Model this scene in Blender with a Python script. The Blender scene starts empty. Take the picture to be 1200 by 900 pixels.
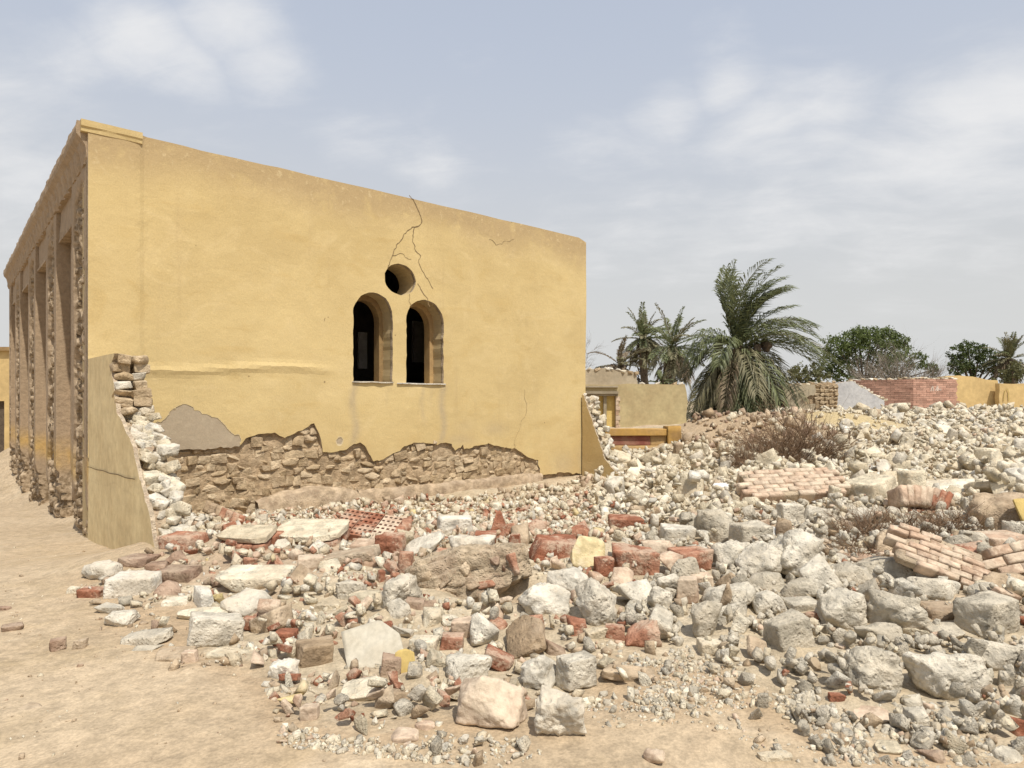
import bpy, bmesh, math, random
import numpy as np
from mathutils import Vector, Matrix, Euler
from mathutils.geometry import delaunay_2d_cdt

R = random.Random(7)
NR = np.random.RandomState(11)
scene = bpy.context.scene
COL = scene.collection

# ------------------------------------------------------------------ camera
EYE = 1.6
FPX, CX, HY = 781.0, 600.0, 470.0          # focal length, centre column, horizon row (photograph pixels)
cam_d = bpy.data.cameras.new("camera")
cam = bpy.data.objects.new("camera", cam_d)
COL.objects.link(cam)
cam.location = (0, 0, EYE)
cam.rotation_euler = (math.radians(90), 0, 0)
cam_d.sensor_width = 36.0
cam_d.lens = 36.0 * FPX / 1200.0
cam_d.shift_y = (HY - 450.0) / 1200.0
cam_d.clip_start = 0.05
cam_d.clip_end = 6000.0
scene.camera = cam

# ------------------------------------------------------------------ view, world, sun
scene.view_settings.view_transform = 'Standard'
scene.view_settings.look = 'None'
scene.view_settings.gamma = 1.0
scene.view_settings.exposure = 0.0
scene.cycles.use_denoising = True
scene.cycles.max_bounces = 6
scene.cycles.diffuse_bounces = 4

SUN_EL = math.radians(60)
sun_h = Vector((0.515, -0.857)).normalized()
SUN = Vector((sun_h.x * math.cos(SUN_EL), sun_h.y * math.cos(SUN_EL), math.sin(SUN_EL)))
sl = bpy.data.lights.new("sun", 'SUN')
sl.energy = 4.7
sl.angle = math.radians(0.6)
sl.color = (1.0, 0.94, 0.84)
so = bpy.data.objects.new("sun", sl)
COL.objects.link(so)
so.rotation_euler = SUN.to_track_quat('Z', 'Y').to_euler()
so.location = (20, -10, 30)

world = bpy.data.worlds.new("World")
scene.world = world
world.use_nodes = True


class NT:
    """short hand for building node trees"""
    def __init__(self, tree):
        self.t = tree
        self.n = tree.nodes
        self.l = tree.links

    def node(self, kind, **kw):
        nd = self.n.new(kind)
        for k, v in kw.items():
            setattr(nd, k, v)
        return nd

    def put(self, sock, v):
        if hasattr(v, 'is_output') or isinstance(v, bpy.types.NodeSocket):
            self.l.new(v, sock)
        else:
            if isinstance(v, (tuple, list)) and sock.type == 'RGBA' and len(v) == 3:
                v = (*v, 1.0)
            sock.default_value = v

    def math(self, op, a, b=0.0, clamp=False):
        nd = self.node('ShaderNodeMath', operation=op, use_clamp=clamp)
        self.put(nd.inputs[0], a)
        self.put(nd.inputs[1], b)
        return nd.outputs[0]

    def mix(self, f, a, b, blend='MIX'):
        nd = self.node('ShaderNodeMix', data_type='RGBA', blend_type=blend)
        self.put(nd.inputs[0], f)
        self.put(nd.inputs[6], a)
        self.put(nd.inputs[7], b)
        return nd.outputs[2]

    def noise(self, vec, scale, detail=4.0, rough=0.55, dist=0.0):
        nd = self.node('ShaderNodeTexNoise')
        nd.inputs['Scale'].default_value = scale
        nd.inputs['Detail'].default_value = detail
        nd.inputs['Roughness'].default_value = rough
        nd.inputs['Distortion'].default_value = dist
        if vec is not None:
            self.l.new(vec, nd.inputs['Vector'])
        return nd.outputs['Fac']

    def ramp(self, f, lo, hi, a=0.0, b=1.0):
        nd = self.node('ShaderNodeMapRange')
        nd.interpolation_type = 'SMOOTHSTEP'
        self.put(nd.inputs[0], f)
        for i, v in enumerate((lo, hi, a, b)):
            nd.inputs[i + 1].default_value = v
        return nd.outputs[0]

    def mapping(self, vec, scale=(1, 1, 1), loc=(0, 0, 0), rot=(0, 0, 0)):
        nd = self.node('ShaderNodeMapping')
        self.l.new(vec, nd.inputs[0])
        nd.inputs['Location'].default_value = loc
        nd.inputs['Rotation'].default_value = rot
        nd.inputs['Scale'].default_value = scale
        return nd.outputs[0]


def build_world():
    t = NT(world.node_tree)
    t.n.clear()
    sky = t.node('ShaderNodeTexSky', sky_type='NISHITA')
    sky.sun_disc = False
    sky.sun_elevation = SUN_EL
    sky.sun_rotation = math.atan2(SUN.x, SUN.y)
    sky.dust_density = 4.0
    sky.air_density = 1.0
    sky.ozone_density = 1.5
    tc = t.node('ShaderNodeTexCoord')
    d = tc.outputs['Generated']
    sep = t.node('ShaderNodeSeparateXYZ')
    t.l.new(d, sep.inputs[0])
    x, y, z = sep.outputs
    # dusty air: pale veil, thickest at the horizon
    veil = t.ramp(z, -0.02, 0.70, 0.96, 0.70)
    veil_c = t.mix(t.ramp(z, 0.10, 0.55), (6.95, 7.0, 6.95), (6.2, 6.8, 7.95))
    c = t.mix(veil, sky.outputs[0], veil_c)
    # thin broken clouds: a loose layer, gathered into a few banks
    h = t.math('ADD', t.math('MAXIMUM', z, 0.0), 0.22)
    comb = t.node('ShaderNodeCombineXYZ')
    t.l.new(t.math('DIVIDE', x, h), comb.inputs[0])
    t.l.new(t.math('DIVIDE', y, h), comb.inputs[1])
    uv = t.mapping(comb.outputs[0], scale=(1.0, 1.25, 1.0), loc=(5.1, 2.9, 0.0), rot=(0, 0, 0.3))
    big = t.noise(uv, 1.0, 3.0, 0.5, 0.2)
    fine = t.noise(uv, 3.4, 9.0, 0.60, 0.3)
    wisp = t.noise(t.mapping(uv, scale=(1.0, 2.2, 1.0), rot=(0, 0, 0.5)), 5.0, 8.0, 0.6, 0.6)
    bank = None
    for (px, py, r, a) in ((95, 55, .075, .5), (165, 45, .10, .9), (215, 75, .09, .8), (275, 35, .10, .9), (310, 75, .09, .9), (420, 165, .10, .45), (500, 190, .10, .5),
                           (690, 165, .10, .40), (790, 128, .085, .8), (850, 108, .075, .9), (900, 150, .13, .85), (960, 140, .11, .8), (1060, 170, .15, .6), (1130, 130, .13, .75), (1200, 100, .14, .75),
                           (850, 30, .08, .35), (720, 230, .22, .36), (900, 270, .25, .30), (1080, 250, .25, .30), (560, 240, .15, .3), (1350, 60, .2, .6), (-150, 120, .2, .6), (0, 200, .2, .3)):
        d_ = Vector(((px - CX) / FPX, 1.0, (HY - py) / FPX)).normalized()
        dist = t.node('ShaderNodeVectorMath', operation='DISTANCE')
        t.l.new(t.mapping(d, scale=(1, 1, 1.5)), dist.inputs[0])
        dist.inputs[1].default_value = (d_.x, d_.y, d_.z * 1.5)
        g = t.ramp(dist.outputs['Value'], r * 1.25, 0.0, 0.0, a)
        bank = g if bank is None else t.math('MAXIMUM', bank, g)
    dens = t.math('ADD', t.math('MULTIPLY', big, 0.42), t.math('ADD', t.math('MULTIPLY', fine, 0.42), t.math('MULTIPLY', wisp, 0.15)))
    dens = t.math('ADD', dens, t.math('MULTIPLY', bank, 0.30))
    m = t.ramp(dens, 0.50, 0.86, 0.0, 0.9)
    m = t.math('MULTIPLY', m, t.ramp(z, 0.02, 0.2))
    c = t.mix(m, c, (8.5, 8.5, 8.55))
    bg = t.node('ShaderNodeBackground')
    t.l.new(c, bg.inputs[0])
    bg.inputs[1].default_value = 0.1
    out = t.node('ShaderNodeOutputWorld')
    t.l.new(bg.outputs[0], out.inputs[0])


build_world()

# ------------------------------------------------------------------ noise in numpy
def _hash(ix, iy, iz, seed):
    h = (ix.astype(np.int64) * 374761393 + iy.astype(np.int64) * 668265263 + iz.astype(np.int64) * 2147483647 + seed * 974634777) & 0xffffffff
    h = ((h ^ (h >> 13)) * 1274126177) & 0xffffffff
    h = h ^ (h >> 16)
    return (h & 0xffffff) / float(0xffffff)


def vnoise(p, seed=0):
    """value noise in -1..1 at points (n,3)"""
    p = np.asarray(p, float)
    i = np.floor(p)
    f = p - i
    f = f * f * (3 - 2 * f)
    ix, iy, iz = i[..., 0], i[..., 1], i[..., 2]
    r = 0
    for dx in (0, 1):
        wx = f[..., 0] if dx else 1 - f[..., 0]
        for dy in (0, 1):
            wy = f[..., 1] if dy else 1 - f[..., 1]
            for dz in (0, 1):
                wz = f[..., 2] if dz else 1 - f[..., 2]
                r = r + wx * wy * wz * _hash(ix + dx, iy + dy, iz + dz, seed)
    return r * 2 - 1


def fbm(p, seed=0, octaves=3, gain=0.5):
    p = np.asarray(p, float)
    a, s, tot = 1.0, 0, 0.0
    for o in range(octaves):
        s = s + a * vnoise(p * (2.03 ** o) + 17.3 * o, seed + o)
        tot += a
        a *= gain
    return s / tot


def worley2(u, v, seed=0):
    """distance to the nearest and second nearest point of a jittered grid, and a number for the nearest"""
    iu, iv = np.floor(u), np.floor(v)
    f1 = np.full(u.shape, 9.0)
    f2 = np.full(u.shape, 9.0)
    idn = np.zeros(u.shape)
    z = np.zeros_like(iu)
    for du in (-1, 0, 1):
        for dv in (-1, 0, 1):
            cu, cv = iu + du, iv + dv
            pu = cu + .1 + .8 * _hash(cu, cv, z, seed)
            pv = cv + .1 + .8 * _hash(cu, cv, z, seed + 1)
            d = np.hypot(pu - u, pv - v)
            near = d < f1
            f2 = np.where(near, f1, np.minimum(f2, d))
            idn = np.where(near, _hash(cu, cv, z, seed + 2), idn)
            f1 = np.where(near, d, f1)
    return f1, f2, idn


def sstep(a, b, x):
    t = np.clip((np.asarray(x, float) - a) / (b - a), 0, 1)
    return t * t * (3 - 2 * t)

# ------------------------------------------------------------------ mesh helpers
def mesh_from(name, V, F, mats=None, smooth=False, fmat=None):
    """F: a list of faces, or an int array (n,k)"""
    me = bpy.data.meshes.new(name)
    V = np.asarray(V, dtype=np.float32).reshape(-1, 3)
    if isinstance(F, np.ndarray):
        n, k = F.shape
        me.vertices.add(len(V))
        me.vertices.foreach_set('co', V.ravel())
        me.loops.add(n * k)
        me.loops.foreach_set('vertex_index', F.astype(np.int32).ravel())
        me.polygons.add(n)
        me.polygons.foreach_set('loop_start', np.arange(0, n * k, k, dtype=np.int32))
        me.polygons.foreach_set('loop_total', np.full(n, k, dtype=np.int32))
    else:
        me.from_pydata([tuple(map(float, v)) for v in V], [], [tuple(map(int, f)) for f in F])
    if mats is not None:
        for m in (mats if isinstance(mats, (list, tuple)) else [mats]):
            me.materials.append(m)
    if fmat is not None:
        me.polygons.foreach_set('material_index', np.asarray(fmat, dtype=np.int32))
    if smooth:
        me.polygons.foreach_set('use_smooth', np.ones(len(me.polygons), dtype=bool))
    me.update(calc_edges=True)
    me.validate()
    return me


def link(name, me, parent=None, loc=None, rot=None, scale=None):
    o = bpy.data.objects.new(name, me)
    COL.objects.link(o)
    if parent is not None:
        o.parent = parent
    if loc is not None:
        o.location = loc
    if rot is not None:
        o.rotation_euler = rot
    if scale is not None:
        o.scale = scale
    return o


def tag(o, label=None, cat=None, group=None, kind=None):
    if label:
        o['label'] = label
    if cat:
        o['category'] = cat
    if group:
        o['group'] = group
    if kind:
        o['kind'] = kind
    return o


def thing(name, label, cat, loc=(0, 0, 0), rotz=0.0, group=None):
    o = link(name, None, None, loc, (0, 0, rotz))
    return tag(o, label, cat, group)


class MB:
    """collects vertices and faces of one mesh"""
    def __init__(self):
        self.v, self.f, self.m, self.n = [], [], [], 0

    def add(self, V, F, m=0):
        V = np.asarray(V, float).reshape(-1, 3)
        self.v.append(V)
        for f in F:
            self.f.append(tuple(int(i) + self.n for i in f))
            self.m.append(m)
        self.n += len(V)

    def box(self, x0, x1, y0, y1, z0, z1, m=0):
        V = [(x0, y0, z0), (x1, y0, z0), (x1, y1, z0), (x0, y1, z0), (x0, y0, z1), (x1, y0, z1), (x1, y1, z1), (x0, y1, z1)]
        F = [(3, 2, 1, 0), (4, 5, 6, 7), (0, 1, 5, 4), (1, 2, 6, 5), (2, 3, 7, 6), (3, 0, 4, 7)]
        self.add(V, F, m)

    def tube(self, pts, rads, k=5, m=0, cap=True):
        pts = np.asarray(pts, float)
        n = len(pts)
        V = []
        up = np.array((0.31, 0.17, 0.93))
        for i in range(n):
            d = pts[min(i + 1, n - 1)] - pts[max(i - 1, 0)]
            d = d / (np.linalg.norm(d) + 1e-9)
            a = np.cross(d, up)
            if np.linalg.norm(a) < 1e-3:
                a = np.cross(d, (1, 0, 0))
            a /= np.linalg.norm(a)
            b = np.cross(d, a)
            for j in range(k):
                t = 2 * math.pi * j / k
                V.append(pts[i] + rads[i] * (a * math.cos(t) + b * math.sin(t)))
        F = [(i * k + j, i * k + (j + 1) % k, (i + 1) * k + (j + 1) % k, (i + 1) * k + j) for i in range(n - 1) for j in range(k)]
        if cap:
            F.append(tuple(range(k - 1, -1, -1)))
            F.append(tuple((n - 1) * k + j for j in range(k)))
        self.add(V, F, m)

    def mesh(self, name, mats, smooth=False):
        V = np.concatenate(self.v) if self.v else np.zeros((0, 3))
        return mesh_from(name, V, self.f, mats, smooth, self.m)

    def build(self, name, mats, parent=None, smooth=False, **kw):
        return link(name, self.mesh(name, mats, smooth), parent, **kw)


_grid_cache = {}


def cube_grid(n):
    """points and quads of a cube of n x n cells a side, in -1..1"""
    if n in _grid_cache:
        return _grid_cache[n]
    idx, V, F = {}, [], []

    def vid(p):
        if p not in idx:
            idx[p] = len(V)
            V.append([2.0 * c / n - 1 for c in p])
        return idx[p]
    for ax in range(3):
        for side in (0, n):
            for i in range(n):
                for j in range(n):
                    q = []
                    for a, b in ((i, j), (i + 1, j), (i + 1, j + 1), (i, j + 1)):
                        p = [0, 0, 0]
                        p[ax] = side
                        p[(ax + 1) % 3] = a
                        p[(ax + 2) % 3] = b
                        q.append(vid(tuple(p)))
                    F.append(q if side else q[::-1])
    _grid_cache[n] = (np.array(V), np.array(F))
    return _grid_cache[n]


def unit(v):
    return v / (np.linalg.norm(v, axis=-1, keepdims=True) + 1e-12)


def hull_refined(pts, lmax):
    """convex hull of pts, its faces split until no edge is longer than lmax"""
    bm = bmesh.new()
    for p in pts:
        bm.verts.new(p)
    r = bmesh.ops.convex_hull(bm, input=bm.verts)
    junk = list({v for v in r['geom_interior'] + r['geom_unused'] if isinstance(v, bmesh.types.BMVert) and v.is_valid})
    if junk:
        bmesh.ops.delete(bm, geom=junk, context='VERTS')
    bmesh.ops.triangulate(bm, faces=bm.faces)
    for _ in range(6):
        long_ = [e for e in bm.edges if e.calc_length() > lmax]
        if not long_ or len(bm.faces) > 3500:
            break
        bmesh.ops.subdivide_edges(bm, edges=long_, cuts=1)
        bmesh.ops.triangulate(bm, faces=[f for f in bm.faces if len(f.verts) > 3])
    bmesh.ops.recalc_face_normals(bm, faces=bm.faces)
    bm.verts.index_update()
    V = np.array([v.co[:] for v in bm.verts])
    N = np.array([v.normal[:] for v in bm.verts])
    F = np.array([[v.index for v in f.verts] for f in bm.faces])
    E = np.array([[v.index for v in e.verts] for e in bm.edges])
    bm.free()
    return V, N, F, E


def relax(V, E, amount, times):
    for _ in range(times):
        acc = np.zeros_like(V)
        cnt = np.zeros(len(V))
        for a, b in ((0, 1), (1, 0)):
            np.add.at(acc, E[:, a], V[E[:, b]])
            np.add.at(cnt, E[:, a], 1)
        V = V + amount * (acc / np.maximum(cnt, 1)[:, None] - V)
    return V


def rock_verts(kind, dims, n, rs, rough=1.0):
    """vertices and faces of one piece of rubble, dims = full size (x,y,z); n sets how fine"""
    dims = np.asarray(dims, float)
    seed = rs.randint(1, 99999)
    if kind in ('lump', 'stone', 'block') or n <= 3:
        if kind in ('block', 'brick', 'slab'):
            c = np.array([(x, y, z) for x in (-1, 1) for y in (-1, 1) for z in (-1, 1)], float)
            if kind == 'block':
                pts = c * rs.uniform(.74, 1.05, c.shape)
                ex = unit(rs.normal(size=(4, 3)))
                pts = np.concatenate([pts, np.sign(ex) * np.abs(ex) ** .5 * .95])
            elif kind == 'brick':
                pts = c * rs.uniform(.9, 1.03, c.shape)
                pts[4:] *= np.stack([rs.uniform(.3, 1.0, 4), np.ones(4), np.ones(4)], 1)
            else:
                k = rs.randint(5, 8)
                a = np.sort(rs.uniform(0, 2 * math.pi, k) * .35 + np.arange(k) * 2 * math.pi / k)
                q = np.stack([np.cos(a), np.sin(a)], 1) * rs.uniform(.72, 1.1, (k, 1))
                pts = np.concatenate([np.concatenate([q * rs.uniform(.88, 1.0, (k, 1)), np.full((k, 1), zz) + rs.normal(size=(k, 1)) * .12], 1) for zz in (-1, 1)])
        else:
            K = 17 if kind == 'lump' else rs.randint(9, 13)
            d = unit(rs.normal(size=(K, 3)))
            e = .80 if kind == 'lump' else .62
            pts = np.sign(d) * np.abs(d) ** e * rs.uniform(.80 if kind == 'lump' else .68, 1.0, (K, 1))
            if kind == 'stone' and rs.uniform() < (.75 if n < 8 else .35):      # a broken corner of a squared block
                c = np.array([(x, y, z) for x in (-1, 1) for y in (-1, 1) for z in (-1, 1)], float)
                pts = c * rs.uniform(.52, 1.0, (8, 1)) * rs.uniform(.8, 1.0, (8, 3))
        ext = (pts.max(0) - pts.min(0)) / 2
        pts = (pts - (pts.max(0) + pts.min(0)) / 2) / ext * dims / 2
        if n <= 3:
            V, N, F, E = hull_refined(pts, 1e9)
            return V, F
        V, N, F, E = hull_refined(pts, 1.35 * float(np.max(dims)) / n)
        s = float(np.min(dims))
        m_ = float(np.mean(dims))
        if kind == 'lump':
            V = relax(V, E, .5, 2)
        else:
            V = relax(V, E, .35, 1)
        D = unit(V / dims)
        a = {'lump': .070, 'stone': .032, 'block': .034}[kind] * rough
        V = V + D * (a * s * fbm(V / m_ * 2.3 + 5, seed, 2))[:, None]
        V = V + D * (a * .8 * s * fbm(V / m_ * 6.5, seed + 5, 2))[:, None]
        if n >= 12:
            r_ = 1 - np.abs(fbm(V / m_ * 4.0, seed + 9, 2)) * 2
            V = V - D * (a * .7 * s * np.maximum(0, r_) ** 3)[:, None]      # creases
            V = V + D * (a * .45 * s * fbm(V / m_ * 15, seed + 6, 2))[:, None]
        ext = (V.max(0) - V.min(0)) / 2
        V = (V - (V.max(0) + V.min(0)) / 2) / ext * dims / 2
        return V, F
    P, F = cube_grid(n)
    V = P.copy()
    tl = 0.03 if kind == 'brick' else 0.05
    N, dist = [], []
    for ax in range(3):
        for s_ in (-1, 1):
            v = rs.normal(size=3) * tl
            v[ax] = s_
            N.append(v)
            dist.append(1.0 - abs(rs.normal()) * 0.03)
    for _ in range(2 if kind == 'brick' else 6):
        if kind == 'slab':
            v = unit(rs.normal(size=3))
            v[2] *= 0.12
            v = unit(v)
            dd = rs.uniform(0.88, 1.2)
        else:
            v = unit(np.array([rs.choice([-1, 1]) * 1.0, rs.normal() * 0.35, rs.normal() * 0.35]))
            dd = rs.uniform(0.72, 1.15)
        N.append(v)
        dist.append(dd)
    N, dist = np.array(N), np.array(dist)
    dots = np.maximum(V @ N.T, 1e-6)
    V = V * np.minimum(1.0, (dist / dots).min(1))[:, None]
    ext = (V.max(0) - V.min(0)) / 2
    V = (V - (V.max(0) + V.min(0)) / 2) / ext
    V = V * dims / 2
    s = float(np.min(dims))
    D = unit(P)
    q = np.sort(np.abs(P), axis=1)[:, 1]
    edge = sstep(0.80, 1.0, q)
    chip = np.maximum(0, fbm(V / s * .9, seed + 3, 2) - .05)
    V = V - D * (edge * s * (0.02 + 0.30 * chip) * min(rough, 1.3))[:, None]
    a = 0.030 * rough
    V = V + D * (a * s * fbm(V / s * 1.3, seed, 3))[:, None]
    return V, F


def neat_brick(dims, rs, n=4):
    """a whole brick: a box with slightly worn arrises"""
    P, F = cube_grid(n)
    seed = rs.randint(1, 9999)
    q = np.sort(np.abs(P), axis=1)[:, 1]
    V = P * np.asarray(dims) / 2
    s = min(dims)
    V = V - unit(P) * (sstep(.8, 1, q) * s * (.01 + .20 * np.maximum(0, fbm(V / s * 1.1, seed, 2) - .1)))[:, None]
    return V + .008 * s * np.stack([fbm(V / s, seed + i, 2) for i in range(3)], 1), F


def rock_mesh(kind, dims, n, rs, mat, rough=1.0, name='rubble_piece'):
    V, F = rock_verts(kind, dims, n, rs, rough)
    return mesh_from(name, V, F, mat, smooth=False), V

# ------------------------------------------------------------------ materials
def new_mat(name):
    m = bpy.data.materials.new(name)
    m.use_nodes = True
    t = NT(m.node_tree)
    t.n.clear()
    out = t.node('ShaderNodeOutputMaterial')
    b = t.node('ShaderNodeBsdfPrincipled')
    b.inputs['Roughness'].default_value = 0.92
    b.inputs['Specular IOR Level'].default_value = 0.25
    t.l.new(b.outputs[0], out.inputs[0])
    return m, t, b


def bump(t, b, h, strength, dist, prev=None):
    nd = t.node('ShaderNodeBump')
    t.put(nd.inputs['Strength'], strength)
    nd.inputs['Distance'].default_value = dist
    t.l.new(h, nd.inputs['Height'])
    if prev is not None:
        t.l.new(prev, nd.inputs['Normal'])
    t.l.new(nd.outputs[0], b.inputs['Normal'])
    return nd.outputs[0]


def per_piece(t):
    """a random number per object plus per loose piece of a mesh"""
    oi = t.node('ShaderNodeObjectInfo')
    g = t.node('ShaderNodeNewGeometry')
    s = t.math('ADD', oi.outputs['Random'], g.outputs['Random Per Island'])
    return t.math('FRACT', s)


def mat_rubble(name, c_lo, c_mid, c_hi, patch=None, patch_amt=0.3, scale=9.0, bstr=0.7, pits=True, dust=(0.56, 0.48, 0.37), dust_amt=0.25):
    m, t, b = new_mat(name)
    tc = t.node('ShaderNodeTexCoord')
    r = per_piece(t)
    off = t.node('ShaderNodeVectorMath', operation='ADD')
    t.l.new(tc.outputs['Object'], off.inputs[0])
    cmb = t.node('ShaderNodeCombineXYZ')
    t.l.new(t.math('MULTIPLY', r, 37.0), cmb.inputs[0])
    t.l.new(t.math('MULTIPLY', r, 91.0), cmb.inputs[2])
    t.l.new(cmb.outputs[0], off.inputs[1])
    v = off.outputs[0]
    n1 = t.noise(v, scale, 5, 0.6)
    n2 = t.noise(v, scale * 4.3, 5, 0.65)
    n3 = t.noise(v, scale * 0.4, 3, 0.5)
    c = t.mix(t.ramp(r, 0.0, 0.5), c_lo, c_mid)
    c = t.mix(t.ramp(r, 0.5, 1.0), c, c_hi)
    v1 = t.ramp(n1, 0.32, 0.68, 0.70, 1.22)
    c = t.mix(1.0, c, v1, 'MULTIPLY')
    if patch is not None:
        f = t.math('MULTIPLY', t.ramp(t.math('ADD', n3, t.math('MULTIPLY', t.math('SUBTRACT', n2, 0.5), 0.5)), 0.50, 0.60), patch_amt)
        c = t.mix(f, c, patch)
    f = t.math('MULTIPLY', t.ramp(t.math('ADD', t.math('MULTIPLY', n1, 0.5), t.math('MULTIPLY', n3, 0.5)), 0.44, 0.62), dust_amt)
    c = t.mix(f, c, dust)
    v2 = t.ramp(n2, 0.25, 0.75, 0.86, 1.1)
    c = t.mix(1.0, c, v2, 'MULTIPLY')
    t.l.new(c, b.inputs['Base Color'])
    h = t.math('ADD', t.math('MULTIPLY', n1, 0.6), t.math('MULTIPLY', n2, 0.4))
    if pits:
        vo = t.node('ShaderNodeTexVoronoi')
        vo.inputs['Scale'].default_value = scale * 3.2
        t.l.new(v, vo.inputs['Vector'])
        pit = t.ramp(vo.outputs['Distance'], 0.05, 0.34, 0.0, 1.0)
        h = t.math('ADD', h, t.math('MULTIPLY', pit, 0.16))
    bump(t, b, h, bstr, 0.05)
    return m


def mat_plain(name, c, c2=None, scale=6.0, bstr=0.3, rough=0.9, bdist=0.02, rand=0.25):
    m, t, b = new_mat(name)
    tc = t.node('ShaderNodeTexCoord')
    v = tc.outputs['Object']
    n1 = t.noise(v, scale, 5, 0.6)
    n2 = t.noise(v, scale * 5, 4, 0.6)
    r = per_piece(t)
    c2 = c2 or tuple(x * 0.75 for x in c)
    k = t.mix(t.ramp(n1, 0.35, 0.65), c, c2)
    k = t.mix(1.0, k, t.ramp(r, 0, 1, 1 - rand, 1 + rand), 'MULTIPLY')
    k = t.mix(1.0, k, t.ramp(n2, 0.25, 0.75, 0.88, 1.1), 'MULTIPLY')
    t.l.new(k, b.inputs['Base Color'])
    b.inputs['Roughness'].default_value = rough
    if bstr:
        bump(t, b, t.math('ADD', t.math('MULTIPLY', n1, 0.5), t.math('MULTIPLY', n2, 0.5)), bstr, bdist)
    return m


M = {}
M['cream'] = mat_rubble('cream_limestone', (0.53, 0.455, 0.325), (0.65, 0.575, 0.43), (0.73, 0.665, 0.53), (0.50, 0.39, 0.25), 0.4, bstr=0.9)
M['grey'] = mat_rubble('grey_concrete', (0.46, 0.41, 0.32), (0.56, 0.505, 0.405), (0.63, 0.58, 0.48), (0.40, 0.35, 0.265), 0.45, scale=9, bstr=0.95)
M['white'] = mat_rubble('white_plaster_rubble', (0.54, 0.49, 0.40), (0.60, 0.555, 0.465), (0.66, 0.62, 0.535), (0.45, 0.38, 0.28), 0.4, scale=8, dust_amt=0.25)
M['tan'] = mat_rubble('tan_stone', (0.33, 0.24, 0.15), (0.41, 0.31, 0.205), (0.50, 0.40, 0.28), (0.27, 0.185, 0.12), 0.4)
M['brown'] = mat_rubble('brown_stone', (0.22, 0.14, 0.095), (0.29, 0.19, 0.13), (0.36, 0.25, 0.18), (0.38, 0.29, 0.20), 0.4)
M['brick'] = mat_rubble('broken_brick', (0.28, 0.108, 0.060), (0.345, 0.152, 0.090), (0.41, 0.22, 0.142), (0.48, 0.38, 0.28), 0.62, scale=11, bstr=0.6, dust_amt=0.42, dust=(0.50, 0.38, 0.28))
M['pink'] = mat_rubble('dusty_pink_brick', (0.45, 0.31, 0.215), (0.51, 0.375, 0.27), (0.56, 0.44, 0.325), (0.56, 0.47, 0.35), 0.5, scale=9, bstr=0.4, dust_amt=0.35)
M['yellowstone'] = mat_rubble('yellow_stone', (0.50, 0.40, 0.19), (0.57, 0.455, 0.23), (0.60, 0.49, 0.28), (0.50, 0.42, 0.30), 0.4, bstr=0.5)
M['stubface'] = mat_plain('pale_yellow_plaster', (0.70, 0.57, 0.325), (0.62, 0.49, 0.27), 1.7, 0.3, bdist=0.03, rand=0.0)  # paler yellow base than the main wall plaster
M['mortar'] = mat_rubble('mortar', (0.46, 0.365, 0.25), (0.50, 0.40, 0.28), (0.54, 0.44, 0.32), (0.36, 0.25, 0.165), 0.6, scale=13, bstr=1.0)
M['mud'] = mat_rubble('mud_mortar', (0.38, 0.28, 0.17), (0.40, 0.295, 0.18), (0.42, 0.31, 0.195), (0.32, 0.23, 0.135), 0.5, scale=10, dust_amt=0.15)
M['wallstone'] = mat_rubble('wall_stone', (0.38, 0.28, 0.165), (0.46, 0.35, 0.22), (0.53, 0.42, 0.28), (0.36, 0.26, 0.155), 0.4, scale=10, dust_amt=0.2)
M['board'] = mat_plain('white_board', (0.47, 0.43, 0.345), (0.42, 0.375, 0.29), 7, 0.12, 0.7, rand=0.05)
M['yellowface'] = mat_plain('yellow_paint_and_lit_face', (0.60, 0.45, 0.17), (0.52, 0.38, 0.14), 9, 0.2)  # paint patches and panels, also the coloured-in lit side of the brick cube
M['whitechip'] = mat_plain('white_paint', (0.70, 0.69, 0.65), (0.62, 0.605, 0.56), 8, 0.1, 0.6, rand=0.08)
M['twig'] = mat_plain('dry_twig', (0.22, 0.145, 0.085), (0.15, 0.095, 0.06), 20, 0.0, 0.9, rand=0.4)
M['greytwig'] = mat_plain('grey_twig', (0.25, 0.215, 0.175), (0.19, 0.165, 0.135), 20, 0.0, 0.9, rand=0.35)
M['wood'] = mat_plain('weathered_wood', (0.42, 0.33, 0.22), (0.33, 0.25, 0.16), 14, 0.3)
M['bark'] = mat_plain('bark', (0.10, 0.075, 0.055), (0.15, 0.115, 0.08), 12, 0.8, 0.95, 0.05)
M['dark'] = mat_plain('dark_interior', (0.10, 0.085, 0.07), (0.07, 0.06, 0.05), 3, 0.1)  # dark brown base colour of room surfaces and side wall core
M['doorpale'] = mat_plain('pale_door_paint', (0.55, 0.54, 0.52), (0.45, 0.44, 0.42), 3, 0.1)
M['crack'] = mat_plain('crack_shadow_earth', (0.20, 0.14, 0.075), (0.26, 0.18, 0.095), 30, 0.0)
M['maroon'] = mat_plain('maroon_paint', (0.21, 0.075, 0.055), (0.30, 0.16, 0.11), 3.0, 0.2)
M['orange'] = mat_plain('orange_paint', (0.50, 0.30, 0.085), (0.42, 0.26, 0.10), 2.5, 0.25)
M['woodpaint'] = mat_plain('ochre_brown_paint', (0.40, 0.27, 0.12), (0.32, 0.21, 0.10), 4, 0.25)
M['pale_wall'] = mat_plain('faded_cream_paint', (0.62, 0.515, 0.29), (0.54, 0.43, 0.24), 1.6, 0.25, bdist=0.03)
M['grey_wall'] = mat_plain('greyish_render', (0.42, 0.36, 0.26), (0.36, 0.30, 0.21), 1.8, 0.35, bdist=0.03)
M['blue_wall'] = mat_plain('blue_grey_whitewash', (0.42, 0.42, 0.42), (0.36, 0.36, 0.365), 2.5, 0.3, bdist=0.03)
M['far_yellow'] = mat_plain('far_yellow_paint', (0.51, 0.375, 0.175), (0.44, 0.32, 0.15), 1.2, 0.25, bdist=0.03)
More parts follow.
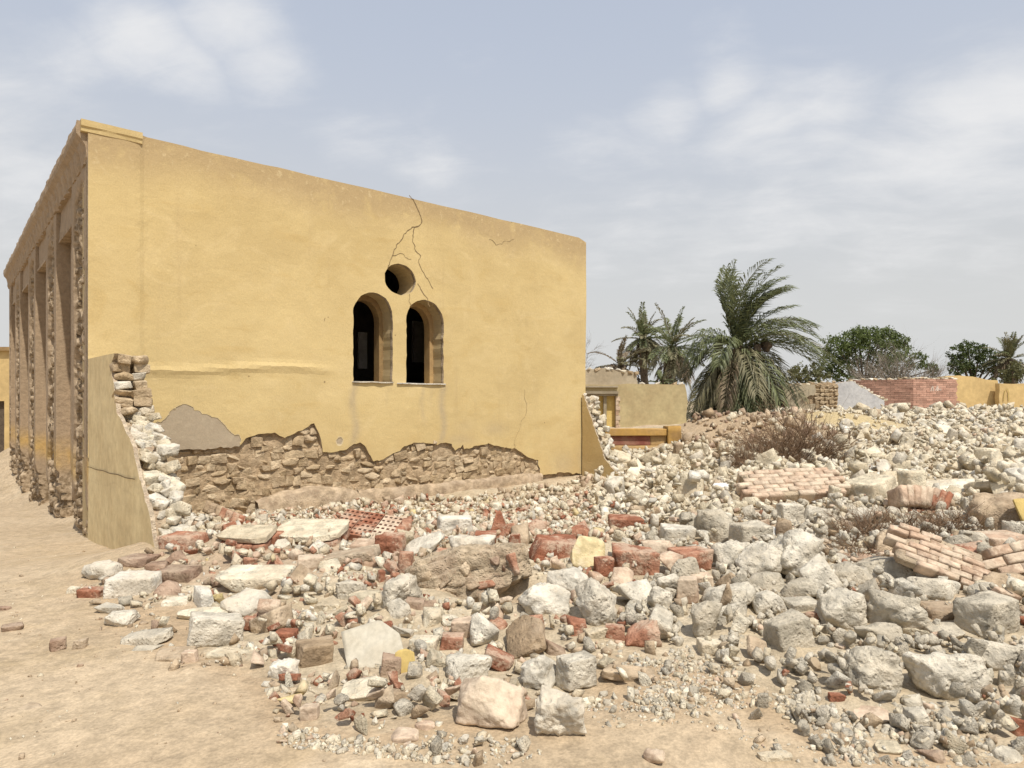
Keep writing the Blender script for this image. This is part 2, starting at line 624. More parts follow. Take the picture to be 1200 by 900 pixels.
M['brickwall'] = mat_plain('pink_brick', (0.47, 0.285, 0.215), (0.41, 0.235, 0.175), 5, 0.3, rand=0.2)
M['graffiti'] = mat_plain('white_chalk', (0.66, 0.56, 0.48), (0.6, 0.48, 0.42), 9, 0.0)


def mat_leaf(name, a, b_, rand=0.4, spec=0.3, tr=0.25):
    m, t, b = new_mat(name)
    r = per_piece(t)
    c = t.mix(r, a, b_)
    t.l.new(c, b.inputs['Base Color'])
    b.inputs['Roughness'].default_value = 0.55
    b.inputs['Specular IOR Level'].default_value = spec
    out = [n for n in t.n if n.type == 'OUTPUT_MATERIAL'][0]
    tl = t.node('ShaderNodeBsdfTranslucent')
    t.l.new(c, tl.inputs[0])
    mx = t.node('ShaderNodeMixShader')
    mx.inputs[0].default_value = tr
    t.l.new(b.outputs[0], mx.inputs[1])
    t.l.new(tl.outputs[0], mx.inputs[2])
    t.l.new(mx.outputs[0], out.inputs[0])
    return m


M['frond'] = mat_leaf('palm_frond_green', (0.085, 0.105, 0.045), (0.185, 0.200, 0.085), spec=0.5)
M['frond_dry'] = mat_leaf('palm_frond_dry', (0.125, 0.120, 0.065), (0.235, 0.210, 0.120), spec=0.3, tr=0.15)
M['frond_dead'] = mat_leaf('palm_frond_dead', (0.16, 0.125, 0.08), (0.26, 0.20, 0.135), spec=0.2, tr=0.1)
M['leaf'] = mat_leaf('tree_leaf', (0.075, 0.105, 0.028), (0.150, 0.190, 0.062))
M['leaf_dark'] = mat_leaf('dark_leaf', (0.060, 0.085, 0.026), (0.115, 0.145, 0.050))
M['leaf_olive'] = mat_leaf('olive_leaf', (0.10, 0.105, 0.045), (0.16, 0.155, 0.07))


def mat_ground():
    m, t, b = new_mat('dusty_ground')
    tc = t.node('ShaderNodeTexCoord')
    v = tc.outputs['Object']
    at = t.node('ShaderNodeAttribute', attribute_name='zone')
    sep = t.node('ShaderNodeSeparateColor')
    t.l.new(at.outputs['Color'], sep.inputs[0])
    heap, sand, earth = sep.outputs
    n0 = t.noise(v, 0.55, 4, 0.55, 0.3)
    n1 = t.noise(v, 2.3, 5, 0.6, 0.3)
    n2 = t.noise(v, 14.0, 5, 0.65)
    n3 = t.noise(v, 70.0, 4, 0.65)
    c = t.mix(t.ramp(n0, 0.35, 0.65), (0.475, 0.375, 0.255), (0.405, 0.312, 0.205))
    c = t.mix(t.ramp(n1, 0.45, 0.75, 0.0, 0.6), c, (0.345, 0.262, 0.155))
    hc = t.mix(t.ramp(n1, 0.35, 0.65), (0.51, 0.43, 0.31), (0.42, 0.34, 0.23))
    hc = t.mix(t.ramp(n0, 0.5, 0.68, 0.0, 0.5), hc, (0.40, 0.27, 0.19))
    c = t.mix(t.ramp(t.math('ADD', heap, t.math('MULTIPLY', t.math('SUBTRACT', n1, 0.5), 0.6)), 0.35, 0.65), c, hc)
    c = t.mix(t.math('MULTIPLY', sand, 0.9), c, t.mix(n1, (0.43, 0.33, 0.165), (0.52, 0.42, 0.24)))
    c = t.mix(t.ramp(t.noise(v, 1.1, 6, 0.65, 1.0), 0.55, 0.72, 0.0, 0.45), c, (0.53, 0.44, 0.32))
    c = t.mix(t.math('MULTIPLY', earth, 0.85), c, t.mix(n1, (0.36, 0.255, 0.155), (0.43, 0.32, 0.205)))
    c = t.mix(1.0, c, t.ramp(n2, 0.3, 0.7, 0.80, 1.12), 'MULTIPLY')
    c = t.mix(1.0, c, t.ramp(n3, 0.3, 0.7, 0.82, 1.1), 'MULTIPLY')
    t.l.new(c, b.inputs['Base Color'])
    h = t.math('ADD', t.math('MULTIPLY', n2, 0.7), t.math('MULTIPLY', n3, 0.3))
    p = bump(t, b, n1, 0.35, 0.12)
    ft = t.noise(v, 5.5, 3, 0.5, 0.6)
    p = bump(t, b, ft, 0.35, 0.06, p)
    bump(t, b, h, t.ramp(heap, 0.0, 0.6, 0.38, 0.8), 0.03, p)
    return m


def mat_house():
    m, t, b = new_mat('yellow_house_plaster')
    tc = t.node('ShaderNodeTexCoord')
    v = tc.outputs['Object']
    at = t.node('ShaderNodeAttribute', attribute_name='wear')
    sep = t.node('ShaderNodeSeparateColor')
    t.l.new(at.outputs['Color'], sep.inputs[0])
    gray, streak, top = sep.outputs
    n0 = t.noise(v, 0.7, 4, 0.5, 0.4)
    n1 = t.noise(v, 2.6, 5, 0.6, 0.4)
    n2 = t.noise(v, 11.0, 5, 0.65)
    n3 = t.noise(v, 60.0, 3, 0.6)
    hs = t.noise(t.mapping(v, scale=(0.6, 1, 3.5)), 1.6, 4, 0.55, 0.2)
    c = t.mix(t.ramp(n0, 0.3, 0.7), (0.59, 0.457, 0.225), (0.525, 0.400, 0.192))
    c = t.mix(t.ramp(n1, 0.52, 0.74, 0.0, 0.45), c, (0.62, 0.49, 0.26))
    c = t.mix(t.ramp(hs, 0.56, 0.74, 0.0, 0.35), c, (0.50, 0.355, 0.145))
    pz = t.noise(t.mapping(v, scale=(1, 1, 1.5), loc=(4, 0, 2)), 1.15, 6, 0.62, 1.2)
    c = t.mix(t.ramp(pz, 0.54, 0.66, 0.0, 0.42), c, (0.62, 0.485, 0.255))
    c = t.mix(t.ramp(pz, 0.46, 0.32, 0.0, 0.40), c, (0.49, 0.355, 0.15))
    # faint scuffs and flakes
    c = t.mix(t.ramp(n2, 0.66, 0.74, 0.0, 0.35), c, (0.64, 0.53, 0.32))
    # weathered band along the roof edge
    f = t.math('MULTIPLY', top, t.ramp(t.math('ADD', n1, t.math('MULTIPLY', n2, 0.35)), 0.42, 0.66, 0.25, 1.0))
    c = t.mix(f, c, (0.42, 0.31, 0.165))
    f = t.math('MULTIPLY', top, t.ramp(n2, 0.55, 0.68, 0.0, 0.5))
    c = t.mix(f, c, (0.62, 0.50, 0.29))
    # faint rain streaks and splashed dirt
    rn = t.noise(t.mapping(v, scale=(5.5, 1, 0.28)), 1.6, 5, 0.6)
    f = t.math('MULTIPLY', t.ramp(rn, 0.54, 0.72, 0.0, 0.34), t.ramp(n0, 0.35, 0.6))
    c = t.mix(f, c, (0.45, 0.335, 0.17))
    sp_z = t.node('ShaderNodeSeparateXYZ')
    t.l.new(v, sp_z.inputs[0])
    lowd = t.math('MULTIPLY', t.ramp(sp_z.outputs[2], 1.55, 0.9, 0.0, 0.5), t.ramp(n1, 0.35, 0.65))
    c = t.mix(lowd, c, (0.50, 0.36, 0.16))
    # grey run marks and soft grey patches
    f = t.math('MULTIPLY', streak, t.ramp(n1, 0.25, 0.6, 0.6, 1.0))
    c = t.mix(f, c, (0.40, 0.32, 0.205))
    # grey cement undercoat where the paint is gone
    g = t.ramp(t.math('ADD', gray, t.math('MULTIPLY', t.math('SUBTRACT', n1, 0.5), 0.55)), 0.44, 0.53)
    gc = t.mix(n1, (0.42, 0.345, 0.245), (0.335, 0.27, 0.19))
    gc = t.mix(t.ramp(n2, 0.5, 0.7, 0, .5), gc, (0.46, 0.385, 0.27))
    rim = t.ramp(t.math('ABSOLUTE', t.math('SUBTRACT', t.math('ADD', gray, t.math('MULTIPLY', t.math('SUBTRACT', n1, 0.5), 0.55)), 0.45)), 0.0, 0.05, 1.0, 0.0)
    c = t.mix(t.math('MULTIPLY', rim, 0.6), c, (0.62, 0.54, 0.38))
    c = t.mix(g, c, gc)
    sp = t.node('ShaderNodeTexVoronoi')
    sp.inputs['Scale'].default_value = 2.1
    t.l.new(t.mapping(v, loc=(0.4, 0, 0.3)), sp.inputs['Vector'])
    c = t.mix(t.ramp(sp.outputs['Distance'], 0.022, 0.035, 0.7, 0.0), c, (0.16, 0.10, 0.05))
    c = t.mix(1.0, c, t.ramp(n3, 0.3, 0.7, 0.94, 1.05), 'MULTIPLY')
    t.l.new(c, b.inputs['Base Color'])
    p = bump(t, b, n1, 0.25, 0.05)
    hsum = t.math('ADD', t.math('MULTIPLY', n2, 0.6), t.math('ADD', t.math('MULTIPLY', n3, 0.2), t.math('MULTIPLY', hs, 0.5)))
    p = bump(t, b, hsum, 0.30, 0.02, p)
    bump(t, b, t.math('MULTIPLY', g, -1.0), 0.5, 0.02, p)
    return m


def mat_side():
    """brown stone facade: smooth blocks and eroded parts (attribute wear.r = eroded)"""
    m, t, b = new_mat('brown_facade')
    tc = t.node('ShaderNodeTexCoord')
    v = tc.outputs['Object']
    at = t.node('ShaderNodeAttribute', attribute_name='wear')
    sep = t.node('ShaderNodeSeparateColor')
    t.l.new(at.outputs['Color'], sep.inputs[0])
    er, band, _ = sep.outputs
    n1 = t.noise(v, 2.5, 5, 0.6)
    n2 = t.noise(v, 14.0, 5, 0.65)
    c = t.mix(n1, (0.385, 0.29, 0.195), (0.30, 0.222, 0.145))
    c = t.mix(t.math('MULTIPLY', band, t.ramp(n1, 0.3, 0.6, 0.4, 1.0)), c, (0.46, 0.31, 0.12))
    ec = t.mix(t.ramp(n2, .35, .65), (0.20, 0.14, 0.08), (0.43, 0.335, 0.23))
    c = t.mix(er, c, ec)
    c = t.mix(1.0, c, t.ramp(n2, 0.3, 0.7, 0.85, 1.1), 'MULTIPLY')
    t.l.new(c, b.inputs['Base Color'])
    bump(t, b, t.math('ADD', n2, t.math('MULTIPLY', n1, 0.5)), 0.5, 0.03)
    return m


M['ground'] = mat_ground()
M['house'] = mat_house()
M['side'] = mat_side()

# ------------------------------------------------------------------ terrain
CORNER = np.array((-4.84, 7.6))
U = np.array((0.759, 0.651))       # along the yellow wall
W = np.array((-0.651, 0.759))      # along the side wall, away from the camera
HROT = math.atan2(U[1], U[0])


def to_house(X, Y):
    dx, dy = X - CORNER[0], Y - CORNER[1]
    return dx * U[0] + dy * U[1], dx * W[0] + dy * W[1]


def from_house(a, b_):
    return CORNER[0] + a * U[0] + b_ * W[0], CORNER[1] + a * U[1] + b_ * W[1]


CAVITY = (-0.04, 4.36)


def base_height(X, Y):
    X, Y = np.asarray(X, float), np.asarray(Y, float)
    a, b_ = to_house(X, Y)
    s = -b_
    gl = np.where(s < 0, np.maximum(0.055 * s, -0.65), 0.30 * sstep(-0.4, 3.2, s))
    zr = np.interp(Y, [-50, 2.45, 3.17, 4.24, 5.3, 7.1, 9, 11.7, 14.4, 18.2, 20.8, 24.4, 32, 70], [.22, .24, .30, .35, .38, .42, .45, .55, .68, .90, 1.2, 1.34, 1.30, .9])
    zm = np.interp(Y, [-50, 2.6, 3.4, 4.4, 5.6, 7.0, 8.5, 10, 13, 15, 18, 22, 32, 70], [.22, .23, .28, .38, .40, .24, .10, .06, .17, .40, .75, 1.1, 1.2, .9])
    ang = X / np.maximum(Y, 1.0)
    z = gl + (zm - gl) * sstep(-0.1, 0.9, a) * sstep(2.3, 3.6, Y)
    z = z + (zr - z) * sstep(0.10, 0.36, ang) * sstep(1.0, 2.4, Y)
    # heap at the foot of the broken stub wall
    z = z + 0.16 * np.exp(-(((X + 2.75) / 0.75) ** 2 + ((Y - 5.55) / 0.7) ** 2))
    # brown heap and yellow sand heap far off
    z = z + 0.50 * np.exp(-(((X - 5.4) / 1.9) ** 2 + ((Y - 16.0) / 1.7) ** 2))
    cav = np.array(CAVITY)
    z = z - 0.24 * np.exp(-(((X - cav[0]) / .30) ** 2 + ((Y - cav[1]) / .17) ** 2) ** 2)
    z = z + 0.42 * np.exp(-(((X - 8.5) / 1.7) ** 2 + ((Y - 17.6) / 0.9) ** 2))
    far = sstep(60, 300, np.hypot(X, Y))
    return z * (1 - far)


def terrain(X, Y):
    X, Y = np.asarray(X, float), np.asarray(Y, float)
    z = base_height(X, Y)
    p = np.stack([X, Y, np.zeros_like(X)], -1)
    h = heap_amount(X, Y)
    near = np.exp(-np.hypot(X, Y) / 60)
    z = z + near * (0.035 * fbm(p * 0.8, 3, 2) + (0.006 + 0.045 * h) * fbm(p * 2.6, 9, 3) + (0.003 + 0.018 * h) * fbm(p * 9, 21, 2))
    return z


def project(X, Y, Z):
    Y = np.maximum(Y, 0.05)
    return CX + FPX * X / Y, HY - FPX * (Z - EYE) / Y


def in_poly(px, py, poly):
    px, py = np.asarray(px, float), np.asarray(py, float)
    r = np.zeros(px.shape, bool)
    n = len(poly)
    for i in range(n):
        x0, y0 = poly[i]
        x1, y1 = poly[(i + 1) % n]
        c = ((y0 > py) != (y1 > py)) & (px < (x1 - x0) * (py - y0) / (y1 - y0 + 1e-12) + x0)
        r ^= c
    return r


_D = np.exp(np.linspace(math.log(1.6), math.log(60), 2600))


def ground_at(px, py, fn=None):
    """the point of the terrain seen at a pixel of the photograph"""
    fn = fn or base_height
    X = (px - CX) / FPX * _D
    Z = EYE - (py - HY) / FPX * _D
    hit = np.nonzero(Z <= fn(X, _D))[0]
    i = hit[0] if len(hit) else len(_D) - 1
    return X[i], _D[i], fn(X[i], _D[i]).item()


# outline of the rubble on the ground, given by points of the photograph carried down onto the terrain
HEAP_PX = [(85, 690), (150, 705), (215, 725), (215, 775), (300, 790), (320, 850), (430, 865), (560, 845), (700, 815), (760, 775), (880, 800), (930, 850), (1000, 905), (1300, 905)]
HEAP_W = [ground_at(x, min(y, 899))[:2] for x, y in HEAP_PX] + [(6, 2.2), (30, 4), (60, 60), (2.2, 60), (2.2, 13.6), from_house(8.6, 0.0), from_house(0.3, 0.0), from_house(0.15, -3.1)]


def heap_amount(X, Y):
    X, Y = np.asarray(X, float), np.asarray(Y, float)
    p = np.stack([X, Y, np.zeros_like(X)], -1)
    dx, dy = 0.16 * fbm(p * 2.1, 41, 2), 0.16 * fbm(p * 2.1, 43, 2)
    acc = 0
    for ox, oy in ((0, 0), (.15, 0), (-.15, 0), (0, .15), (0, -.15)):
        acc = acc + in_poly(X + dx + ox, Y + dy + oy, HEAP_W)
    return acc / 5.0


def sand_amount(X, Y):
    return np.exp(-((((X - 8.3) / 2.0) ** 2 + ((Y - 17.2) / 1.1) ** 2) ** 2))


def build_ground():
    def axis(lo, hi, step, far):
        core = np.arange(lo, hi + 1e-6, step)
        out = [0.4]
        while sum(out) < far:
            out.append(out[-1] * 1.35)
        o = np.cumsum(out)
        return np.concatenate([lo - o[::-1], core, hi + o])
    xs = axis(-7.5, 16, 0.055, 2500)
    ys = [1.2]
    while ys[-1] < 30:
        ys.append(ys[-1] + max(0.018, ys[-1] * 0.0075))
    o = np.cumsum([0.5 * 1.35 ** i for i in range(26)])
    ys = np.concatenate([1.2 - o[::-1], ys, ys[-1] + o])
    X, Y = np.meshgrid(xs, ys)
    nx, ny = len(xs), len(ys)
    Z = terrain(X.ravel(), Y.ravel())
    V = np.stack([X.ravel(), Y.ravel(), Z], 1)
    i = np.arange(ny - 1)[:, None] * nx + np.arange(nx - 1)[None, :]
    i = i.ravel()
    F = np.stack([i, i + 1, i + nx + 1, i + nx], 1)
    me = mesh_from('ground', V, F, M['ground'], smooth=True)
    a = me.color_attributes.new('zone', 'FLOAT_COLOR', 'POINT')
    c = np.zeros((len(V), 4), np.float32)
    c[:, 0] = heap_amount(V[:, 0], V[:, 1])
    c[:, 1] = sand_amount(V[:, 0], V[:, 1])
    fr_ = np.zeros(len(V))
    nr_ = np.nonzero((np.hypot(V[:, 0], V[:, 1]) < 12))[0]
    fx, fy = V[nr_, 0], V[nr_, 1]
    wob = fbm(np.stack([fx, fy, 0 * fx], 1) * 1.7, 55, 3)
    for k in range(10):
        fr_[nr_] += in_poly(fx + (.12 + .5 * (k % 2)) * math.cos(k * .63) + .3 * wob, fy + (.12 + .5 * (k % 2)) * math.sin(k * .63), HEAP_W) / 10.0
    c[:, 2] = 0.75 * sstep(.05, .5, fr_) * sstep(1.0, .4, c[:, 0]) + np.exp(-((((V[:, 0] - 5.5) / 2.3) ** 2 + ((V[:, 1] - 15.4) / 2.7) ** 2) ** 2))
    c[:, 3] = 1
    a.data.foreach_set('color', c.ravel())
    return tag(link('ground', me), 'dusty beige bare earth running up under the rubble', None, None, 'structure')


build_ground()
# ------------------------------------------------------------------ the yellow house
HZ = 4.76            # height of the yellow wall
CAM_A, CAM_B = to_house(0.0, 0.0)


def wall_pt(px, py, b_=0.0):
    """house coordinates (a, z) of a pixel on the plane b = b_ (parallel to the yellow wall)"""
    r = (px - CX) / FPX
    ox, oy = CORNER[0] + b_ * W[0], CORNER[1] + b_ * W[1]
    t = (r * oy - ox) / (U[0] - U[1] * r)
    Y = oy + U[1] * t
    return t, EYE + (HY - py) / FPX * Y


def side_pt(px, py, a=0.0):
    """house coordinates (b, z) of a pixel on the plane a = const (parallel to the side wall)"""
    r = (px - CX) / FPX
    ox, oy = CORNER[0] + a * U[0], CORNER[1] + a * U[1]
    t = (r * oy - ox) / (W[0] - W[1] * r)
    Y = oy + W[1] * t
    return t, EYE + (HY - py) / FPX * Y


def resample(loop, step, closed=True):
    out = []
    n = len(loop)
    for i in range(n if closed else n - 1):
        p, q = np.array(loop[i], float), np.array(loop[(i + 1) % n], float)
        k = max(1, int(round(np.linalg.norm(q - p) / step)))
        for j in range(k):
            out.append(p + (q - p) * j / k)
    if not closed:
        out.append(np.array(loop[-1], float))
    return out


def plate(name, outer, holes, front, back, mats, step=0.12, grid=0.06, to3=None, parent=None, attr=None, side_mat=1, back_mat=0, smooth=False):
    """a sheet with real thickness cut to an outline with holes; front(u,v) is its depth, back a constant"""
    loops = [resample(outer, step)] + [resample(h, step) for h in holes]
    pts, edges = [], []
    for lp in loops:
        s = len(pts)
        pts += [tuple(p) for p in lp]
        edges += [(s + i, s + (i + 1) % len(lp)) for i in range(len(lp))]
    nb = len(pts)
    o = np.array(loops[0])
    if grid:
        gu = np.arange(o[:, 0].min() + grid / 2, o[:, 0].max(), grid)
        gv = np.arange(o[:, 1].min() + grid / 2, o[:, 1].max(), grid)
        GU, GV = np.meshgrid(gu, gv)
        GU, GV = GU.ravel(), GV.ravel()
        GU = GU + NR.uniform(-.15, .15, GU.shape) * grid
        GV = GV + NR.uniform(-.15, .15, GV.shape) * grid
        ok = in_poly(GU, GV, loops[0])
        for h in loops[1:]:
            ok &= ~in_poly(GU, GV, h)
        bp = np.array(pts)
        P = np.stack([GU[ok], GV[ok]], 1)
        keep = np.ones(len(P), bool)
        for b0 in range(0, len(P), 2000):
            d2 = ((P[b0:b0 + 2000, None, :] - bp[None]) ** 2).sum(-1).min(1)
            keep[b0:b0 + 2000] = d2 > (0.45 * min(grid, step)) ** 2
        pts += [tuple(p) for p in P[keep]]
    r = delaunay_2d_cdt([Vector(p) for p in pts], edges, [], 0, 1e-5)
    v2 = np.array([tuple(v) for v in r[0]])
    tri = np.array([f for f in r[2]])
    cen = v2[tri].mean(1)
    ok = in_poly(cen[:, 0], cen[:, 1], loops[0])
    for h in loops[1:]:
        ok &= ~in_poly(cen[:, 0], cen[:, 1], h)
    tri = tri[ok]
    fr = front(v2[:, 0], v2[:, 1]) if callable(front) else np.full(len(v2), float(front))
    n = len(v2)
    V = np.concatenate([np.stack([v2[:, 0], fr, v2[:, 1]], 1), np.stack([v2[:, 0], np.full(n, float(back)), v2[:, 1]], 1)])
    cnt = {}
    for t_ in tri:
        for i in range(3):
            e = (int(t_[i]), int(t_[(i + 1) % 3]))
            cnt[e] = 1
    F = [tuple(map(int, t_)) for t_ in tri] + [tuple(int(i) + n for i in t_[::-1]) for t_ in tri]
    fm = [0] * len(tri) + [back_mat] * len(tri)
    for (i, j) in list(cnt):
        if (j, i) not in cnt:
            F.append((j, i, i + n, j + n))
            fm.append(side_mat)
    if to3 is not None:
        V = to3(V)
    me = mesh_from(name, V, F, mats, smooth, fm)
    if attr is not None:
        c = np.zeros((len(V), 4), np.float32)
        vv = np.concatenate([v2, v2])
        c[:, :3] = attr(vv[:, 0], vv[:, 1])
        c[:, 3] = 1
        a = me.color_attributes.new('wear', 'FLOAT_COLOR', 'POINT')
        a.data.foreach_set('color', c.ravel())
    return link(name, me, parent)


house = thing('yellow_house', 'ruined yellow plastered house with twin arched window holes and a round hole above', 'house', (CORNER[0], CORNER[1], 0), HROT)

# openings of the yellow wall
def arch(x0, x1, z0, z1, k=14):
    r = (x1 - x0) / 2
    c = z1 - r * 1.02
    L = [(x0, z0), (x1, z0)]
    for i in range(k + 1):
        a = math.pi * i / k
        L.append(((x0 + x1) / 2 + r * math.cos(a), c + r * 1.02 * math.sin(a)))
    return L


def nick(L):
    return [(p[0] + .009 * float(vnoise(np.array([[p[0] * 13, p[1] * 13, 2]]), 66)[0]), p[1] + .009 * float(vnoise(np.array([[p[0] * 13, p[1] * 13, 7]]), 67)[0])) for p in resample(L, .05)]


FRAME_A, FRAME_B = arch(3.315, 3.975, 1.885, 3.225), arch(4.215, 4.915, 1.875, 3.21)
WIN_A, WIN_B = nick(FRAME_A), nick(FRAME_B)
ROUND = nick([(4.11 + .275 * math.cos(2 * math.pi * i / 26), 3.475 + .24 * math.sin(2 * math.pi * i / 26)) for i in range(26)])

EDGE_PX = [(690, 575), (689, 556), (667, 554), (633, 555), (631, 540), (618, 536), (610, 528), (598, 525), (584, 523), (570, 520), (558, 522), (545, 526), (543, 522), (533, 528), (530, 519), (512, 520), (490, 518), (482, 521), (473, 524), (466, 530), (457, 533), (448, 538), (437, 541), (433, 534), (428, 524), (421, 518), (413, 520), (407, 528), (392, 529), (377, 528), (376, 512), (374, 503), (367, 497), (360, 499), (353, 504), (343, 509), (333, 513), (322, 508), (313, 506), (303, 507), (293, 512), (286, 519), (280, 523), (262, 525), (240, 526), (220, 528), (200, 527)]
edge = [wall_pt(x, y) for x, y in EDGE_PX]
edge = [tuple(p) for p in edge]
top_l = []
for i in range(0, 42):
    x = 8.28 * i / 41.0
    top_l.append((x, HZ + 0.009 * float(vnoise(np.array([[x * 3.1, 0.3, 0]]), 5)[0]) - (0.07 if i == 41 else 0) + (0.02 if x < 0.55 else 0)))
outer = [(0.0, edge[-1][1] - 0.05)] + top_l + [(8.285, 3.6), (8.27, 2.6), (8.26, 1.6), (8.27, 0.9), (8.26, -0.3)] + [(edge[0][0], -0.3)] + edge[1:]


def jag(p):  # ragged broken edge
    q = np.array([[p[0] * 9, p[1] * 9, 0]])
    return (p[0] + 0.02 * float(vnoise(q, 61)[0]) + .016 * float(vnoise(q * 3.1, 63)[0]), p[1] + 0.02 * float(vnoise(q, 62)[0]) + .016 * float(vnoise(q * 3.1, 64)[0]))


outer = outer[:len(top_l) + 7] + [jag(p) for p in resample(outer[len(top_l) + 7:] , 0.05, False)]


def wall_wave(x, z):
    p = np.stack([x, z, np.zeros_like(x)], 1)
    y = 0.010 * fbm(p * 0.9, 71, 2) + 0.004 * fbm(p * 4.0, 73, 2)
    y = y + 0.030 * sstep(0.50, 0.60, x)                      # the corner pilaster stands a little proud
    y = y - 0.02 * np.exp(-((z - 2.02 + 0.05 * np.sin(x * 2)) / 0.05) ** 2) * sstep(3.2, 2.5, x)   # bulging seam in the plaster
    return y - 0.03


def wall_wear(x, z):
    p = np.stack([x, z, np.zeros_like(x)], 1)
    g = np.zeros_like(x)
    gx0, gz0 = wall_pt(196, 500)
    poly = [wall_pt(*q) for q in ((165, 500), (185, 498), (205, 478), (215, 474), (232, 482), (250, 492), (268, 500), (283, 508), (284, 540), (150, 540))]
    n = fbm(p * 5, 81, 2) * 0.06
    for ox, oz in ((0, 0), (.06, 0), (-.06, 0), (0, .06), (0, -.06)):
        g = g + in_poly(x + n + ox, z + n + oz, poly)
    g = g / 5
    for (cx_, cy_, sx, sz) in ((398, 517, .10, .13), (660, 525, .0001, .0001)):
        a, b_ = wall_pt(cx_, cy_)
        g = np.maximum(g, 0.62 * np.exp(-((x - a) / sx) ** 2 - ((z - b_) / sz) ** 2))
    s = np.zeros_like(x)
    wob = 0.03 * np.sin(z * 9)
    for px_, y0, y1, w_, amt in ((415, 449, 528, .055, .75), (519, 452, 525, .06, .8), (496, 452, 500, .03, .45), (506, 452, 480, .03, .3), (455, 452, 480, .03, .25)):
        a, z1 = wall_pt(px_, y0)
        z0 = wall_pt(px_, y1)[1]
        s = np.maximum(s, amt * np.exp(-((x - a + wob) / w_) ** 2) * sstep(z0 - .1, z0 + .25, z) * (z < z1 + 0.02))
    for px_, py_, rx, rz, amt in ((580, 503, .3, .12, .4), (545, 500, .2, .15, .3), (540, 515, .3, .1, .45), (660, 545, .35, .25, .5), (683, 540, .2, .3, .5)):  # soft grey patches on the lower wall
        a, b_ = wall_pt(px_, py_)
        s = np.maximum(s, amt * np.exp(-((x - a) / rx) ** 2 - ((z - b_) / rz) ** 2))
    t_ = sstep(HZ - 0.75, HZ - 0.12, z + 0.18 * fbm(p * np.array([1.6, 1.6, 1]), 91, 2))
    return np.stack([g, s, t_], 1)


plate('front_wall', outer, [WIN_A, WIN_B, ROUND], wall_wave, 0.075, [M['house'], M['mortar']], 0.05, 0.05, None, house, wall_wear, smooth=False)
core_out = [(0.02, -0.8), (8.2, -0.8), (8.2, 4.70), (0.02, 4.70)]
plate('masonry_core', core_out, [WIN_A, WIN_B, ROUND], lambda x, z: 0.050 + 0.035 * fbm(np.stack([x * 9, z * 9, 0 * x], 1), 4, 3), 0.5, [M['mud'], M['house']], 0.1, 0.07, None, house, lambda x, z: np.stack([0 * x, 0.5 + 0 * x, 0.3 + 0 * x], 1))

# inner frames of the two arched holes and the broken white sills
for L, x0, x1, z0 in ((FRAME_A, 3.315, 3.975, 1.885), (FRAME_B, 4.215, 4.915, 1.875)):
    cx_ = (x0 + x1) / 2
    inner = [(cx_ + (p[0] - cx_) * 0.80, z0 + 0.0 + (p[1] - z0) * 0.94 - (0.05 if p[1] <= z0 + 1e-6 else 0)) for p in L]
    big = [(cx_ + (p[0] - cx_) * 1.04, z0 + (p[1] - z0) * 1.02 - (0.03 if p[1] <= z0 + 1e-6 else 0)) for p in L]
    inner = [(a, max(b_, z0 - 0.02)) for a, b_ in inner]
    plate('window_frame', big, [inner], 0.30, 0.46, [M['woodpaint'], M['woodpaint']], 0.12, 0, None, house)
s_ = MB()
P, F = cube_grid(6)
for x0, x1, z0 in ((3.30, 3.98, 1.885), (4.05, 4.95, 1.873)):
    V = P.copy()
    V[:, 0] = (x0 + x1) / 2 + V[:, 0] * (x1 - x0) / 2
    V[:, 1] = 0.16 + V[:, 1] * 0.185
    V[:, 2] = z0 - 0.003 + V[:, 2] * 0.010
    V += 0.016 * np.stack([fbm(V * 8, 3, 2), fbm(V * 8, 6, 2), 0.6 * fbm(V * 8, 9, 2)], 1)
    m_ = mesh_from('window_sill', V, F, M['white'])
    link('window_sill', m_, house)

# cracks, each a shallow dark seam a few millimetres wide following the plaster
def seam(px_pts, w0, w1):
    pts = [wall_pt(300 + x / 2.857, 200 + y / 2.857) for x, y in px_pts]
    L = resample(pts, 0.035, False)
    L = [np.array(jag(p)) for p in L]
    V, F = [], []
    n = len(L)
    for i, p in enumerate(L):
        d = L[min(i + 1, n - 1)] - L[max(i - 1, 0)]
        d = d / (np.linalg.norm(d) + 1e-9)
        w = (w0 + (w1 - w0) * i / max(1, n - 1)) * (0.6 + 0.8 * R.random()) / 2
        for s in (-1, 1):
            q = p + np.array((-d[1], d[0])) * w * s
            y = float(wall_wave(np.array([q[0]]), np.array([q[1]]))[0]) - 0.004
            V.append((q[0], y, q[1]))
    F = [(2 * i, 2 * i + 1, 2 * i + 3, 2 * i + 2) for i in range(n - 1)]
    link('crack', mesh_from('crack', V, F, M['crack']), house)


seam([(515, 85), (530, 105), (545, 130), (555, 165), (550, 178), (530, 190), (524, 230), (535, 270), (550, 290), (545, 300), (560, 335), (575, 365), (592, 395)], .017, .007)
seam([(530, 188), (500, 205), (485, 235), (465, 265), (450, 300), (442, 325)], .012, .008)
seam([(455, 282), (470, 285), (490, 280), (505, 292), (522, 300)], .009, .006)
seam([(540, 378), (555, 400), (570, 430), (580, 450)], .012, .009)
seam([(515, 415), (513, 435), (522, 455)], .010, .007)
seam([(895, 12 + 725), (903, 765), (905, 805), (888, 850), (870, 885), (866, 935)], .006, .005)
seam([(780, 230), (800, 245), (835, 240), (866, 232)], .007, .004)
seam([(225, 505), (232, 490)], .006, .005)

